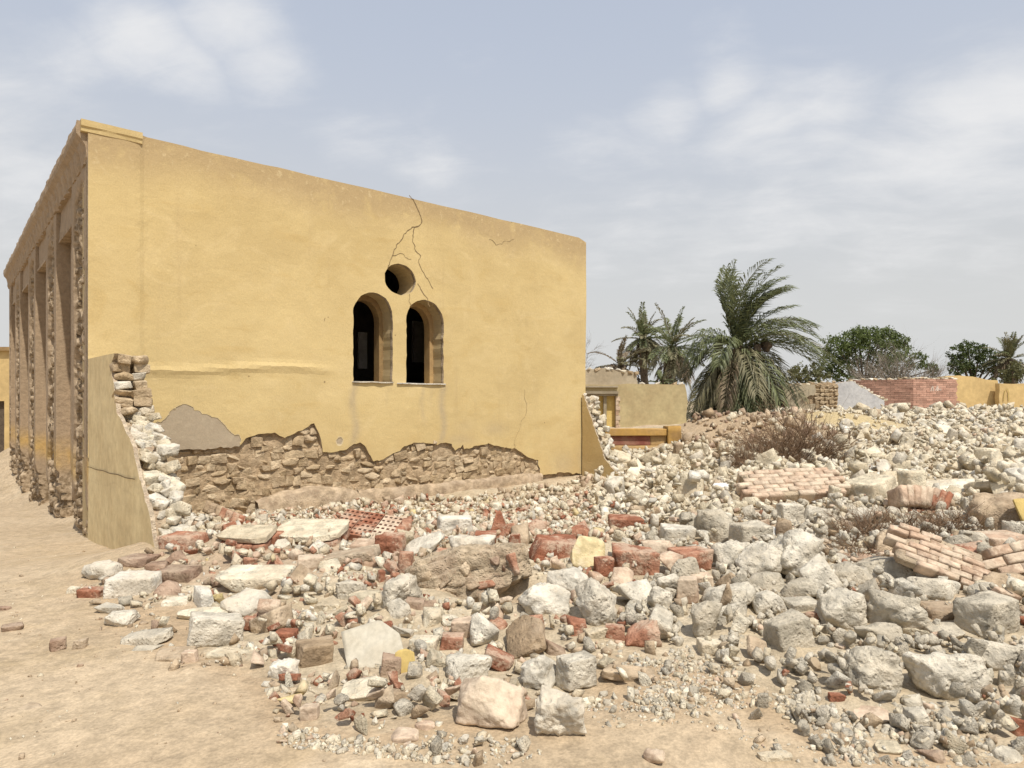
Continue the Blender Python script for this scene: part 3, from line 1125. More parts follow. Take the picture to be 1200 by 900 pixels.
# roof, the unseen walls and the room behind the holes
b = MB()
b.box(0.02, 8.2, 0.5, 11.2, 4.40, 4.62)
b.build('roof', [M['tan']], house)
b = MB()
b.box(7.75, 8.2, 0.5, 11.2, -0.8, 4.40)
b.build('end_wall', [M['house']], house)
b = MB()
b.box(0.35, 7.75, 10.8, 11.2, -0.8, 4.40)
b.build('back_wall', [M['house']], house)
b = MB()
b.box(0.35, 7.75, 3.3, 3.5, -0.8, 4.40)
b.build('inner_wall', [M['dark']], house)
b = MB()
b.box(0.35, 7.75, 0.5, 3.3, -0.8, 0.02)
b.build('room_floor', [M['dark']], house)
for (x0, x1, y0, y1) in ((420, 430, 389, 432), (484, 497, 376, 425)):
    a0, z1 = wall_pt(x0, y0, 3.25)
    a1, z0 = wall_pt(x1, y1, 3.25)
    b = MB()
    b.box(a0, a1, 3.24, 3.29, z0, z1)
    b.build('door', [M['doorpale']], house)

# ------------------------------------------------------------------ exposed rubble masonry under the broken plaster
stone_lib = []
for i in range(12):
    me, _ = rock_mesh(('block', 'lump', 'stone')[i % 3], (0.22, 0.17, 0.15), 6, NR, M['wallstone'], 1.0, 'wall_stone')
    me.polygons.foreach_set('use_smooth', np.zeros(len(me.polygons), bool))
    stone_lib.append(me)
ex, ez = np.array([p[0] for p in edge[::-1]]), np.array([p[1] for p in edge[::-1]])
order = np.argsort(ex)
plinth_px = [(300, 585), (350, 580), (420, 574), (470, 570), (520, 565), (560, 561), (600, 557), (632, 553)]
pl = np.array([wall_pt(x, y) for x, y in plinth_px])
z_row = 1.22
nst = 0
while z_row > 0.0:
    h = R.uniform(0.07, 0.125)
    x = 0.55 + R.uniform(0, .1)
    while x < 7.15:
        w = R.uniform(0.09, 0.25)
        xc, zc = x + w / 2, z_row - h / 2 + R.uniform(-.02, .02)
        top = float(np.interp(xc, ex[order], ez[order]))
        low = float(np.interp(xc, pl[:, 0], pl[:, 1])) if xc > pl[0, 0] + .2 else 0.0
        if zc < top + 0.03 and zc > low - 0.05 and nst < 290:
            o = link('stone', stone_lib[R.randrange(12)], house, (xc, 0.100 + R.uniform(-.02, .03), zc), (R.uniform(-.2, .2), R.uniform(-.22, .22) + (math.pi if R.random() < .5 else 0), R.uniform(-.25, .25)), (w * 1.12 / .22, R.uniform(.75, 1.1), h * 1.2 / .15))
            nst += 1
        x += w
    z_row -= h * 0.98


# mud plinth that still carries its render, and the earth washed against the wall
def ledge(name, x0, x1, ztop, y_out, mat, seed):
    nx, nz = int((x1 - x0) / .06), 12
    V, F = [], []
    for i in range(nx + 1):
        x = x0 + (x1 - x0) * i / nx
        zt = ztop(x)
        prof = [(0.12, zt + .01), (0.02, zt), (-y_out * .6, zt - .015), (-y_out, zt - .06)] + [(-y_out * (1 + .12 * k), zt - .06 - .1 * k) for k in range(1, 9)]
        for k, (y, z) in enumerate(prof):
            q = np.array([[x * 6, k * .6, z * 6]])
            d = float(fbm(q, seed, 3)[0])
            V.append((x, y - .035 * d * min(k, 3) / 3, z + .035 * d))
    m = 12
    F = [(i * m + k, (i + 1) * m + k, (i + 1) * m + k + 1, i * m + k + 1) for i in range(nx) for k in range(m - 1)]
    return link(name, mesh_from(name, V, [f[::-1] for f in F], mat, True), house)


ledge('plinth', pl[2, 0], pl[-1, 0] + .04, lambda x: float(np.interp(x, pl[:, 0], pl[:, 1])), 0.05, M['tan'], 5)
mx = np.array([wall_pt(x, y) for x, y in ((300, 588), (330, 577), (360, 570), (400, 571), (424, 578), (440, 590))])
ledge('mud_skirt', mx[0, 0], mx[-1, 0], lambda x: float(np.interp(x, mx[:, 0], mx[:, 1])), 0.10, M['tan'], 15)

# ------------------------------------------------------------------ brown side facade: pilasters, niches, cornice
def relief(name, y0, y1, z0, z1, face, depth_fn, wear_fn, step=0.045, back=0.35, zstep=None):
    """a slab whose outside follows depth_fn (metres inwards), with its flanks"""
    ny, nz = max(4, int(round((y1 - y0) / step))), int(round((z1 - z0) / (zstep or step)))
    ys, zs = np.linspace(y0, y1, ny + 1), np.linspace(z0, z1, nz + 1)
    ys2 = np.concatenate([[y0, y0], ys, [y1, y1]])
    YY, ZZ = np.meshgrid(ys2, zs)
    D = depth_fn(YY.ravel(), ZZ.ravel()).reshape(YY.shape)
    X = face + D
    X[:, 0] = X[:, -1] = face + back
    X[:, 1] = np.minimum(X[:, 1] + 0.01, face + back)
    V = np.stack([X.ravel(), YY.ravel(), ZZ.ravel()], 1)
    m = len(ys2)
    i = (np.arange(nz)[:, None] * m + np.arange(m - 1)[None]).ravel()
    F = np.stack([i, i + m, i + m + 1, i + 1], 1)
    me = mesh_from(name, V, F, M['side'])
    c = np.zeros((len(V), 4), np.float32)
    c[:, :2] = wear_fn(V[:, 1], V[:, 2])
    c[:, 3] = 1
    a = me.color_attributes.new('wear', 'FLOAT_COLOR', 'POINT')
    a.data.foreach_set('color', c.ravel())
    return link(name, me, house)


NICHE_TOP = 3.95
SPANS = [(0.0, 1.22), (2.72, 3.94), (5.5, 6.75), (8.45, 9.7), (10.9, 11.4)]


def low_wear(y, z):
    p = np.stack([y * 2.2, z * 2.2, 0 * y], 1)
    return sstep(0.55, 0.25, z + 0.30 * fbm(p, 131, 2))


def rough(y, z, k=1.0):
    p = np.stack([y, z, 0 * y], 1)
    c = fbm(p * np.array([5, 5, 1]), 141, 3)
    w = 0.25 * fbm(p * np.array([9, 9, 1]), 151, 2)
    f1, f2, idn = worley2(y * 9 + w, z * 7 + w, 15)
    gap = sstep(.22, .02, f2 - f1)
    return np.clip(0.01 + 0.10 * idn ** 1.3 + 0.10 * gap + 0.10 * c, 0.0, 0.26) * k


def pil_er(y, z, y0, y1):
    p = np.stack([y * 3, z * 3, 0 * y], 1)
    wob = 0.10 * fbm(p, 161, 2)
    u = (y - y0) / (y1 - y0) + wob
    lo, hi = (0.22, 0.82)
    mid = sstep(lo - .03, lo + .03, u) * sstep(hi + .03, hi - .03, u) * sstep(4.2, 4.0, z + 2 * wob)
    return np.maximum(mid, low_wear(y, z))


for (y0, y1) in SPANS:
    f = (lambda y0, y1: (lambda y, z: pil_er(y, z, y0, y1) * rough(y, z)))(y0, y1)
    w_ = (lambda y0, y1: (lambda y, z: np.stack([pil_er(y, z, y0, y1), sstep(1.15, .75, z) * sstep(.5, .8, z)], 1)))(y0, y1)
    relief('pilaster', y0 + .001, y1, -0.9, 4.34, 0.0, f, w_, 0.028)
for (a0, a1) in zip([s[1] for s in SPANS[:-1]], [s[0] for s in SPANS[1:]]):
    relief('niche_back', a0 + .003, a1 - .003, -0.9, NICHE_TOP, 0.17, lambda y, z: low_wear(y, z) * rough(y, z) * 1.1 + 0.006 * ((z % 0.62) < 0.05),
           lambda y, z: np.stack([low_wear(y, z), sstep(1.15, .75, z) * sstep(.5, .8, z)], 1), 0.06, 0.2)
    relief('niche_lintel', a0 + .002, a1 - .002, NICHE_TOP - .02, 4.34, 0.03, lambda y, z: 0.012 * fbm(np.stack([y * 4, z * 4, 0 * y], 1), 171, 2) + 0.015, lambda y, z: np.zeros((len(y), 2)), 0.08, 0.2)
    b = MB()
    b.box(0.03, 0.37, a0 + .004, a1 - .004, NICHE_TOP - .06, NICHE_TOP - .021)
    b.build('niche_head', [M['tan']], house)
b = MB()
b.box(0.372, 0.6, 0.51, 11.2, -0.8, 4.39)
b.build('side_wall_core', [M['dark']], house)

# cornice of the side wall with its worn brackets, returned a little way onto the yellow wall
ny = 190
prof = [(0.06, 4.33), (-0.015, 4.335), (-0.03, 4.40), (-0.035, 4.47), (-0.05, 4.52), (-0.055, 4.58), (-0.10, 4.64), (-0.11, 4.70), (-0.10, 4.785), (0.4, 4.785)]
V = []
for i in range(ny + 1):
    y = 0.012 + 11.45 * i / ny
    for k, (x, z) in enumerate(prof):
        d = float(fbm(np.array([[y * 5, k * .9, 1.0]]), 181, 3)[0])
        bl = 0.03 if (1 <= k <= 4 and (y % 0.36) < 0.13) else 0.0
        V.append((x + 0.022 * d + bl, y, z + 0.012 * d))
m = len(prof)
F = [(i * m + k, i * m + k + 1, (i + 1) * m + k + 1, (i + 1) * m + k) for i in range(ny) for k in range(m - 1)]
F += [tuple(range(m))[::-1]]
me = mesh_from('cornice', V, F, M['side'])
link('cornice', me, house)
V = []
prof2 = [(0.03, 4.655), (-0.034, 4.66), (-0.038, 4.70), (-0.052, 4.715), (-0.055, 4.785), (0.3, 4.80)]
nx = 16
for i in range(nx + 1):
    x = -0.07 + 0.62 * i / nx
    for k, (y, z) in enumerate(prof2):
        d = float(fbm(np.array([[x * 6, k * .9, 4.0]]), 191, 2)[0])
        V.append((x, y + .006 * d - .005, z + .008 * d))
m = len(prof2)
F = [(i * m + k, (i + 1) * m + k, (i + 1) * m + k + 1, i * m + k + 1) for i in range(nx) for k in range(m - 1)]
F += [tuple(range(m)), tuple(nx * m + k for k in range(m))[::-1]]
link('cornice_return', mesh_from('cornice_return', V, F, M['house']), house)

# ------------------------------------------------------------------ broken stub walls at both ends of the yellow wall
pale_lib = []
for i in range(10):
    me, _ = rock_mesh('stone' if i % 3 else 'block', (0.2, 0.18, 0.12), 6, NR, M['white'] if i % 3 else M['cream'], 1.1, 'stub_stone')
    pale_lib.append(me)


def stub(name, label, profile, a_face, thick, z_low, mat, step_s, rows, smin, smax, attr=None, n_extra=0):
    """profile: (s, z) from the house outwards, s metres towards the viewer"""
    st = thing(name, label, 'broken wall', (CORNER[0], CORNER[1], 0), HROT)
    ragged = [np.array(jag(p)) for p in resample(profile, 0.06, False)]
    smax_ = max(p[0] for p in profile)
    out = [(0.0, z_low)] + [(0.0, profile[0][1])] + [tuple(p) for p in ragged] + [(ragged[-1][0] + .02, z_low)]
    conv = lambda x: (lambda V: np.stack([x + V[:, 1], -V[:, 0] - 0.035, V[:, 2]], 1))
    plate('plaster_face', out[::-1], [], lambda s, z: 0.008 * fbm(np.stack([s * 2, z * 2, 0 * s], 1), 201, 2), 0.035, [mat, M['mortar']], 0.07, 0.09, conv(a_face), st, attr)
    core = [(0.0, z_low)] + [(max(0.02, p[0] - 0.10), p[1] - 0.06) for p in out[1:-1]] + [(out[-1][0] - .1, z_low)]
    core[1] = (0.0, core[1][1])
    plate('mortar_core', core[::-1], [], 0.0, thick - 0.04, [M['mortar'], M['mortar']], 0.15, 0, conv(a_face + 0.037), st)
    pr = resample(profile, step_s, False)
    for p in pr:
        for k in range(rows):
            if p[1] > 1.55 and thick < .4:
                continue
            w = R.uniform(smin, smax)
            a = a_face + 0.085 + (thick - 0.06) * (k + 0.5 + R.uniform(-.25, .25)) / rows
            o = link('stone', pale_lib[R.randrange(10)], st, (a, -(p[0] - 0.07 + R.uniform(-.05, .04)) - .035, p[1] - 0.05 + R.uniform(-.05, .04)),
                     (R.uniform(-.5, .5), R.uniform(-.5, .5), R.uniform(-3, 3)), (w / .2, w / .2 * R.uniform(.8, 1.2), w / .2 * R.uniform(.8, 1.2)))
    return st


prof_l = [side_pt(x, y) for x, y in ((133, 412), (129, 428), (133, 455), (136, 482), (146, 505), (155, 525), (161, 560), (170, 590), (176, 618), (181, 655))]
prof_l = [(-b_, z) for b_, z in prof_l]


def stub_wear(s, z):
    t_ = 0.25 + 0.3 * fbm(np.stack([s * 2, z * 0.8, 0 * s], 1), 77, 2) + 0.3 * sstep(.9, .2, z)
    return np.stack([0 * s, 0.25 * sstep(0.8, 0.1, z) + 0.04, np.clip(t_, 0, 1)], 1)


stub_l = stub('broken_stub_wall', 'broken stub of yellow wall with torn white masonry edge, beside the brown pilasters', prof_l, 0.0, 0.29, -0.3, M['stubface'], 0.075, 3, 0.07, 0.17, stub_wear)
# the standing column of grey-brown blocks at the top of the tear
for r_ in range(7):
    z = 1.50 + r_ * 0.085
    for k in range(2):
        w = R.uniform(.13, .19)
        s = np.interp(z, [p[1] for p in prof_l[:4]][::-1], [p[0] for p in prof_l[:4]][::-1])
        link('stone', stone_lib[R.randrange(12)] if R.random() < .75 else pale_lib[R.randrange(10)], stub_l, (0.09 + .15 * k + R.uniform(-.02, .02), -s - .02 + R.uniform(-.04, .03), z), (R.uniform(-.2, .2), R.uniform(-.2, .2), R.uniform(-.3, .3)), (w / .22, w / .2, .1 / .15))
prof_r = [side_pt(x, y, 8.13) for x, y in ((682, 462), (690, 488), (697, 508), (702, 522), (707, 538), (714, 548), (723, 557))]
prof_r = [(-b_, z) for b_, z in prof_r]
stub('broken_stub_wall', 'small yellow wall fin with torn stone edge beside the orange parapet', prof_r, 8.13, 0.42, -0.2, M['house'], 0.10, 3, 0.10, 0.19, lambda s, z: np.stack([0 * s, 0.35 * sstep(.7, .1, z), 0.25 + 0 * s], 1))
# the seam across the plaster of the long stub
(b0, z0), (b1, z1) = side_pt(104, 547), side_pt(160, 562)
V, F = [], []
for i in range(30):
    t_ = i / 29
    bb, zz = b0 + (b1 - b0) * t_, z0 + (z1 - z0) * t_ + 0.004 * math.sin(i * .7)
    V += [(-0.0135, bb, zz - .0045), (-0.0135, bb, zz + .0045)]
F = [(2 * i, 2 * i + 2, 2 * i + 3, 2 * i + 1) for i in range(29)]
link('crack', mesh_from('crack', V, F, M['crack']), stub_l)
# ------------------------------------------------------------------ things beyond the rubble
def P3(px, py, Y):
    return np.array(((px - CX) / FPX * Y, Y, EYE + (HY - py) / FPX * Y))


def frontal(name, px_poly, Y, mats, parent, thick=0.3, front=None, holes=(), grid=0.25, step=0.15, rag=0.0):
    poly = []
    for x, y in px_poly:
        p = P3(x, y, Y)
        poly.append((p[0], p[2]))
    if rag:
        poly = [(p[0] + rag * float(vnoise(np.array([[p[0] * 4, p[1] * 4, 1]]), 11)[0]), p[1] + rag * float(vnoise(np.array([[p[0] * 4, p[1] * 4, 5]]), 12)[0])) for p in resample(poly, step)]
    hs = [[(P3(x, y, Y)[0], P3(x, y, Y)[2]) for x, y in h] for h in holes]
    return plate(name, poly[::-1], hs, front or (lambda u, v: 0.01 * fbm(np.stack([u * 2, v * 2, 0 * u], 1), 31, 2)), thick, mats, step, grid, lambda V: V + np.array((0, Y, 0)), parent)


# pale ruined house behind the orange parapet
YB = 19.0
bh = thing('ruined_house', 'low pale cream ruined house with a blocked twin window, behind the orange parapet', 'house', (0, 0, 0))
frontal('wall', [(640, 452), (700, 451), (760, 450), (803, 451), (805, 470), (804, 530), (640, 530)], YB, [M['pale_wall'], M['mortar']], bh, 0.4, None, [[(698, 464), (721, 464), (721, 503), (698, 503)]], 0.3, 0.2, 0.03)
frontal('upper_wall', [(640, 433), (690, 433), (715, 432), (735, 436), (746, 437), (747, 452), (640, 452)], YB + 0.25, [M['grey_wall'], M['mortar']], bh, 0.4, None, (), 0.3, 0.2, 0.05)
b = MB()
x0, x1 = P3(640, 0, YB)[0], P3(724, 0, YB)[0]
for (y0, y1, out) in ((458.5, 461.5, .12), (461.6, 464, .07), (452, 454, .06)):
    b.box(x0, x1, YB - out, YB + .05, P3(0, y1, YB)[2], P3(0, y0, YB)[2])
b.build('window_lintel', [M['grey_wall']], bh)
for (xa, xb) in ((698, 707.5), (711, 721)):
    b = MB()
    b.box(P3(xa, 0, YB)[0], P3(xb, 0, YB)[0], YB + .12, YB + .2, P3(0, 505, YB)[2], P3(0, 463, YB)[2])
    b.build('window_blocking', [M['yellowface']], bh)
b = MB()
b.box(P3(707.5, 0, YB)[0], P3(711, 0, YB)[0], YB + .02, YB + .2, P3(0, 505, YB)[2], P3(0, 463, YB)[2])
b.build('window_mullion', [M['grey_wall']], bh)
for k in range(7):
    b = MB()
    w = 3.4 if k % 2 else 5.2
    b.box(P3(721.5, 0, YB)[0], P3(721.5 + w, 0, YB)[0], YB - .035, YB + .02, P3(0, 464.6 + 5.6 * (k + 1), YB)[2] + .012, P3(0, 464.6 + 5.6 * k, YB)[2])
    b.build('quoin_block', [M['pink']], bh)
for k in range(12):
    x, y = [(700, 433), (712, 432), (724, 434), (738, 436), (752, 450), (770, 449.5), (790, 450), (798, 450), (715, 432), (745, 437), (730, 435), (690, 433)][k]
    p = P3(x, y, YB + .3)
    link('loose_stone', pale_lib[k % 10] if k % 3 else stone_lib[k % 12], bh, tuple(p + np.array((0, 0, -.01))), (R.uniform(-.4, .4), R.uniform(-.4, .4), R.uniform(0, 6)), (.9, .9, .6))

# orange parapet with a maroon band
YO = 14.8
op = thing('parapet_wall', 'low orange parapet with a maroon painted band, ending in a post', 'low wall', (0, 0, 0))
xa, xb = P3(690, 0, YO)[0], P3(781, 0, YO)[0]
zt, z1, z2, zb = [P3(0, y, YO)[2] for y in (502.5, 510.5, 522, 560)]
b = MB()
P_, F_ = cube_grid(10)


def soft_box(name, x0, x1, y0, y1, z0, z1, mat, parent, rag=0.012, n=10, seed=1):
    P_, F_ = cube_grid(n)
    c, h = np.array(((x0 + x1) / 2, (y0 + y1) / 2, (z0 + z1) / 2)), np.array(((x1 - x0) / 2, (y1 - y0) / 2, (z1 - z0) / 2))
    V = c + P_ * h
    V = V + rag * np.stack([fbm(V * 6, seed, 2), fbm(V * 6, seed + 7, 2), fbm(V * 6, seed + 9, 2)], 1)
    return link(name, mesh_from(name, V, F_, mat), parent)


soft_box('coping', xa, xb, YO - .06, YO + .3, z1, zt, M['orange'], op)
soft_box('painted_band', xa, P3(762, 0, YO)[0], YO, YO + .26, z2, z1 - .002, M['maroon'], op, .006)
soft_box('worn_panel', P3(762, 0, YO)[0] + .003, xb, YO + .004, YO + .26, z2, z1 - .002, M['woodpaint'], op, .006)
soft_box('base_course', xa, xb, YO - .03, YO + .28, zb, z2 - .002, M['woodpaint'], op)
soft_box('end_post', xb + .004, P3(797, 0, YO)[0], YO - .10, YO + .34, zb, P3(0, 499.5, YO)[2], M['orange'], op, .015)

# greyish broken wall with a patch of bare stones, blue-grey wall, brick wall, yellow wall
YG = 21.0
gw = thing('broken_wall', 'greyish plastered wall with a bare stone patch, behind the shaggy palm stump', 'wall')
HOLE = [(943, 467), (950, 463), (957, 464), (956, 473), (944, 474)]
frontal('plaster', [(872, 455), (885, 453), (920, 451), (954, 450), (956, 458), (952, 466), (955, 476), (950, 500), (872, 500)], YG, [M['grey_wall'], M['mortar']], gw, 0.05, None, [HOLE], 0.3, 0.15, 0.04)
frontal('masonry_core', [(872, 456), (920, 452), (978, 448), (982, 452), (980, 500), (872, 500)], YG + .06, [M['mud'], M['mortar']], gw, 0.4, None, (), 0.3, 0.2, 0.04)
for j in range(7):
    for k in range(5):
        p = P3(957 + 5.4 * k + R.uniform(-1, 1), 453 + 4.6 * j, YG + .06)
        link('stone', stone_lib[R.randrange(12)], gw, tuple(p), (R.uniform(-.3, .3), R.uniform(-.3, .3), R.uniform(-.3, .3)), (.72, .8, .75))
for k in range(24):
    p = P3(876 + 4.4 * k, 453.5 - .22 * k + R.uniform(-1, 1), YG + .2)
    link('coping_stone', stone_lib[R.randrange(12)] if k % 2 else pale_lib[k % 10], gw, tuple(p), (R.uniform(-.3, .3), R.uniform(-.3, .3), R.uniform(0, 6)), (.8, .8, .6))

YW = 22.6
bw = thing('whitewashed_wall', 'slanting remnant of blue-grey whitewashed wall against the pink brick wall', 'wall')
frontal('plaster', [(980, 449.5), (1000, 447.5), (1012, 456), (1024, 464), (1036, 469), (1037, 492), (980, 492)], YW, [M['blue_wall'], M['mortar']], bw, 0.3, None, (), 0.3, 0.12, 0.05)
for k in range(11):
    q = resample([(996, 447), (1012, 455), (1024, 463), (1037, 469)], 4.6, False)
    p = P3(q[min(k, len(q) - 1)][0], q[min(k, len(q) - 1)][1], YW + .1)
    link('edge_stone', pale_lib[k % 10], bw, tuple(p), (R.uniform(-.4, .4), R.uniform(-.4, .4), R.uniform(0, 6)), (.85, .85, .7))

YK = 24.0
kw = thing('brick_wall', 'long pink brick wall with chalk marks and a toothed broken end', 'wall')
pa, pb, pc = P3(1000, 470, YK + 1.3), P3(1070, 470, YK), P3(1121, 470, YK + .1)
zl, zh = P3(0, 490, YK)[2], P3(0, 444.2, YK)[2]
BH = 0.078
nrow = int((zh - zl) / BH)
B = MB()
core = MB()
for (s0, s1, i0) in ((pa, pb, 0), (pb, pc, 1)):
    d = s1[:2] - s0[:2]
    Ln = np.linalg.norm(d)
    d = d / Ln
    nrm = np.array((d[1], -d[0]))
    for r_ in range(nrow):
        z0 = zl + r_ * BH
        off = 0.125 * (r_ % 2)
        x = -off
        while x < Ln:
            x0, x1 = max(0.0, x), x + 0.25
            if i0 == 1:
                x1 = min(x1, Ln + 0.11 * (r_ % 2) * R.random() + .02)
            else:
                x1 = min(x1, Ln)
            x += 0.25
            if x1 - x0 < .05:
                continue
            jut = R.uniform(-.006, .006)
            q = []
            for (u, w_) in ((x0 + .004, jut), (x1 - .004, jut), (x1 - .004, -.22), (x0 + .004, -.22)):
                q.append(s0[:2] + d * u + nrm * w_)
            V = [(*q[k], z0 + .004) for k in range(4)] + [(*q[k], z0 + BH - .004) for k in range(4)]
            B.add(V, [(0, 1, 5, 4), (1, 2, 6, 5), (2, 3, 7, 6), (3, 0, 4, 7), (4, 5, 6, 7)])
    q = [s0[:2] + d * u + nrm * w_ for (u, w_) in ((0.0, -.014), (Ln - .03, -.014), (Ln - .03, -.2), (0.0, -.2))]
    V = [(*q[k], zl) for k in range(4)] + [(*q[k], zl + nrow * BH - .01) for k in range(4)]
    core.add(V, [(0, 1, 5, 4), (1, 2, 6, 5), (2, 3, 7, 6), (3, 0, 4, 7), (4, 5, 6, 7)])
tag(B.build('brickwork', [M['brickwall']], kw), None, None, None, 'stuff')
core.build('mortar_core', [M['pink']], kw)
for k in range(30):
    t_ = k / 29
    p = (pa + (pb - pa) * t_ * 2) if t_ < .5 else (pb + (pc - pb) * (t_ * 2 - 1))
    q = np.array((p[0], p[1] + .12, zl + nrow * BH + .02 + R.uniform(-.02, .03)))
    link('coping_stone', pale_lib[k % 10] if k % 3 else stone_lib[k % 12], kw, tuple(q), (R.uniform(-.3, .3), R.uniform(-.3, .3), R.uniform(0, 6)), (.95, .8, .45))
# chalk strokes on the wall
d = (pc - pb)[:2]
d = d / np.linalg.norm(d)
nrm = np.array((d[1], -d[0]))


def on_wall(px, py):
    r = (px - CX) / FPX
    t_ = (r * pb[1] - pb[0]) / (d[0] - d[1] * r)
    Y = pb[1] + t_ * d[1]
    q = pb[:2] + d * t_ + nrm * .011
    return np.array((q[0], q[1], EYE + (HY - py) / FPX * Y))


for st in ([(1090.5, 458.5), (1091.5, 455), (1093, 452.5)], [(1093, 452.8), (1093.4, 455.5), (1093.3, 458.5)], [(1096, 458), (1097.5, 455), (1098.5, 452)], [(1098.5, 452), (1099, 455), (1098.6, 458.2)], [(1100, 457.5), (1101, 455.5), (1102, 457.2), (1103, 456)], [(1102, 453.5), (1102.6, 453.9)]):
    L = [on_wall(*p) for p in st]
    V, F = [], []
    for i, p in enumerate(L):
        dd = L[min(i + 1, len(L) - 1)] - L[max(i - 1, 0)]
        dd = dd / np.linalg.norm(dd)
        s = np.cross(dd, np.array((nrm[0], nrm[1], 0)))
        V += [p - s * .02, p + s * .02]
    F = [(2 * i, 2 * i + 1, 2 * i + 3, 2 * i + 2) for i in range(len(L) - 1)]
    link('chalk_mark', mesh_from('chalk_mark', V, F, M['graffiti']), kw)

yw = thing('boundary_wall', 'long plain ochre boundary wall beyond the rubble, below the dark green tree', 'wall')
frontal('panel', [(1108, 441), (1124, 440), (1140, 441), (1155, 444), (1170, 446), (1170.5, 500), (1108, 500)], 28.0, [M['far_yellow'], M['far_yellow']], yw, .25, None, (), .5, .3, .03)
frontal('panel', [(1171, 449), (1190, 450), (1235, 448), (1270, 449), (1270, 500), (1171, 500)], 27.6, [M['far_yellow'], M['far_yellow']], yw, .25, None, (), .5, .3, .03)
V, F = [], []
L = [P3(x, y, 27.585) for x, y in ((1176, 470), (1176.5, 463), (1178, 457), (1180, 455.5), (1181.5, 459), (1182, 470))]
for i, p in enumerate(L):
    dd = L[min(i + 1, 5)] - L[max(i - 1, 0)]
    dd /= np.linalg.norm(dd)
    s = np.cross(dd, (0, 1, 0))
    V += [p - s * .02 - np.array((0, .012, 0)), p + s * .02 - np.array((0, .012, 0))]
link('chalk_mark', mesh_from('chalk_mark', V, [(2 * i, 2 * i + 2, 2 * i + 3, 2 * i + 1) for i in range(5)], M['yellowface']), yw)

# yellow building with a dark doorway at the far end of the path
fy = thing('yellow_building', 'yellow building with a dark brown door, far down the dirt path past the pilasters', 'building')
frontal('wall', [(-60, 410), (40, 410), (40, 600), (-60, 600)], 20.0, [M['far_yellow'], M['far_yellow']], fy, .3, None, [[(-12, 470), (5, 470), (5, 590), (-12, 590)]], .5, .3)
frontal('cornice', [(-60, 406.5), (40, 406.5), (40, 411), (-60, 411)], 19.9, [M['woodpaint'], M['woodpaint']], fy, .3, -0.02, (), 0, .5)
frontal('door', [(-12, 470), (5, 470), (5, 590), (-12, 590)], 20.12, [M['bark'], M['bark']], fy, .06, 0.0, (), 0, .5)

# ------------------------------------------------------------------ palms
def frond_mesh(az, el, L, droop, wind, leaf, mat, npair, rs, width=0.034, name='frond', hang=0.0):
    n = 14
    pts = [np.zeros(3)]
    d0 = np.array((math.cos(az) * math.cos(el), math.sin(az) * math.cos(el), math.sin(el)))
    for i in range(n):
        s = (i + .5) / n
        d = d0 + np.array((0, 0, -1.0)) * droop * s ** 1.4 + np.array(wind) * s
        d = d / np.linalg.norm(d)
        pts.append(pts[-1] + d * L / n)
    pts = np.array(pts)
    B = MB()
    B.tube(pts[::2], np.linspace(.022, .006, len(pts[::2])), 3, 0, False)
    T = np.gradient(pts, axis=0)
    T = unit(T)
    for i in range(npair):
        s = 0.10 + 0.9 * (i + rs.uniform(-.3, .3)) / npair
        s = min(max(s, .06), .995)
        f = s * n
        k = min(int(f), n - 1)
        p = pts[k] + (pts[k + 1] - pts[k]) * (f - k)
        t = T[k]
        side = np.cross(t, (0, 0, 1))
        if np.linalg.norm(side) < .15:
            side = np.cross(t, (0.3, 1, 0.1))
        side = side / np.linalg.norm(side)
        up = np.cross(side, t)
        ll = leaf * (0.35 + 1.0 * math.sin(math.pi * min(1, s * .85 + .12)) ** .8) * rs.uniform(.8, 1.1)
        for sg in (-1, 1):
            dr = t * rs.uniform(.75, 1.05) + side * sg * rs.uniform(.6, .9) + up * rs.uniform(.1, .45)
            dr = dr / np.linalg.norm(dr)
            e = p + dr * ll * .55
            e2 = p + dr * ll + np.array((0, 0, -1)) * ll * (.22 + hang) + np.array(wind) * ll * .25
            wv = np.cross(dr, up + rs.normal(size=3) * .3)
            wv = wv / (np.linalg.norm(wv) + 1e-9) * width * rs.uniform(.8, 1.2)
            B.add([p, e - wv * .6, e2, e + wv * .6], [(0, 1, 2, 3)])
    return B.mesh(name, [mat])


def palm(name, label, px, py_base, py_crown, Y, fronds, trunk_r, rs, group=None, lean=0.0):
    c = P3(px, py_crown, Y)
    gz = float(terrain(np.array([c[0]]), np.array([c[1]]))[0])
    root = thing(name, label, 'palm tree', (c[0], c[1], gz - .05), 0, group)
    h = c[2] - gz + .05
    B = MB()
    n = 9
    pts = [(lean * (1 - i / n) ** 2, 0, h * i / n) for i in range(n + 1)]
    B.tube(pts, [trunk_r * (1.25 - .3 * i / n + .12 * (i % 2)) for i in range(n + 1)], 9)
    for k in range(60):                                    # old leaf bases
        a, z = rs.uniform(0, 6.28), h * rs.uniform(.25, 1.0)
        r = trunk_r * 1.05
        p = np.array((math.cos(a) * r, math.sin(a) * r, z))
        B.tube([p, p + np.array((math.cos(a) * .12, math.sin(a) * .12, .16))], [.04, .015], 4)
    B.build('trunk', [M['bark']], root)
    for (az, el, L, dr, wind, leaf, mat, npair, hang) in fronds:
        me = frond_mesh(az, el, L, dr, wind, leaf, M[mat], npair, rs, hang=hang, width=.030 if Y < 25 else .045)
        link('frond', me, root, (rs.uniform(-.08, .08), rs.uniform(-.08, .08), h + rs.uniform(-.15, .1)))
    return root


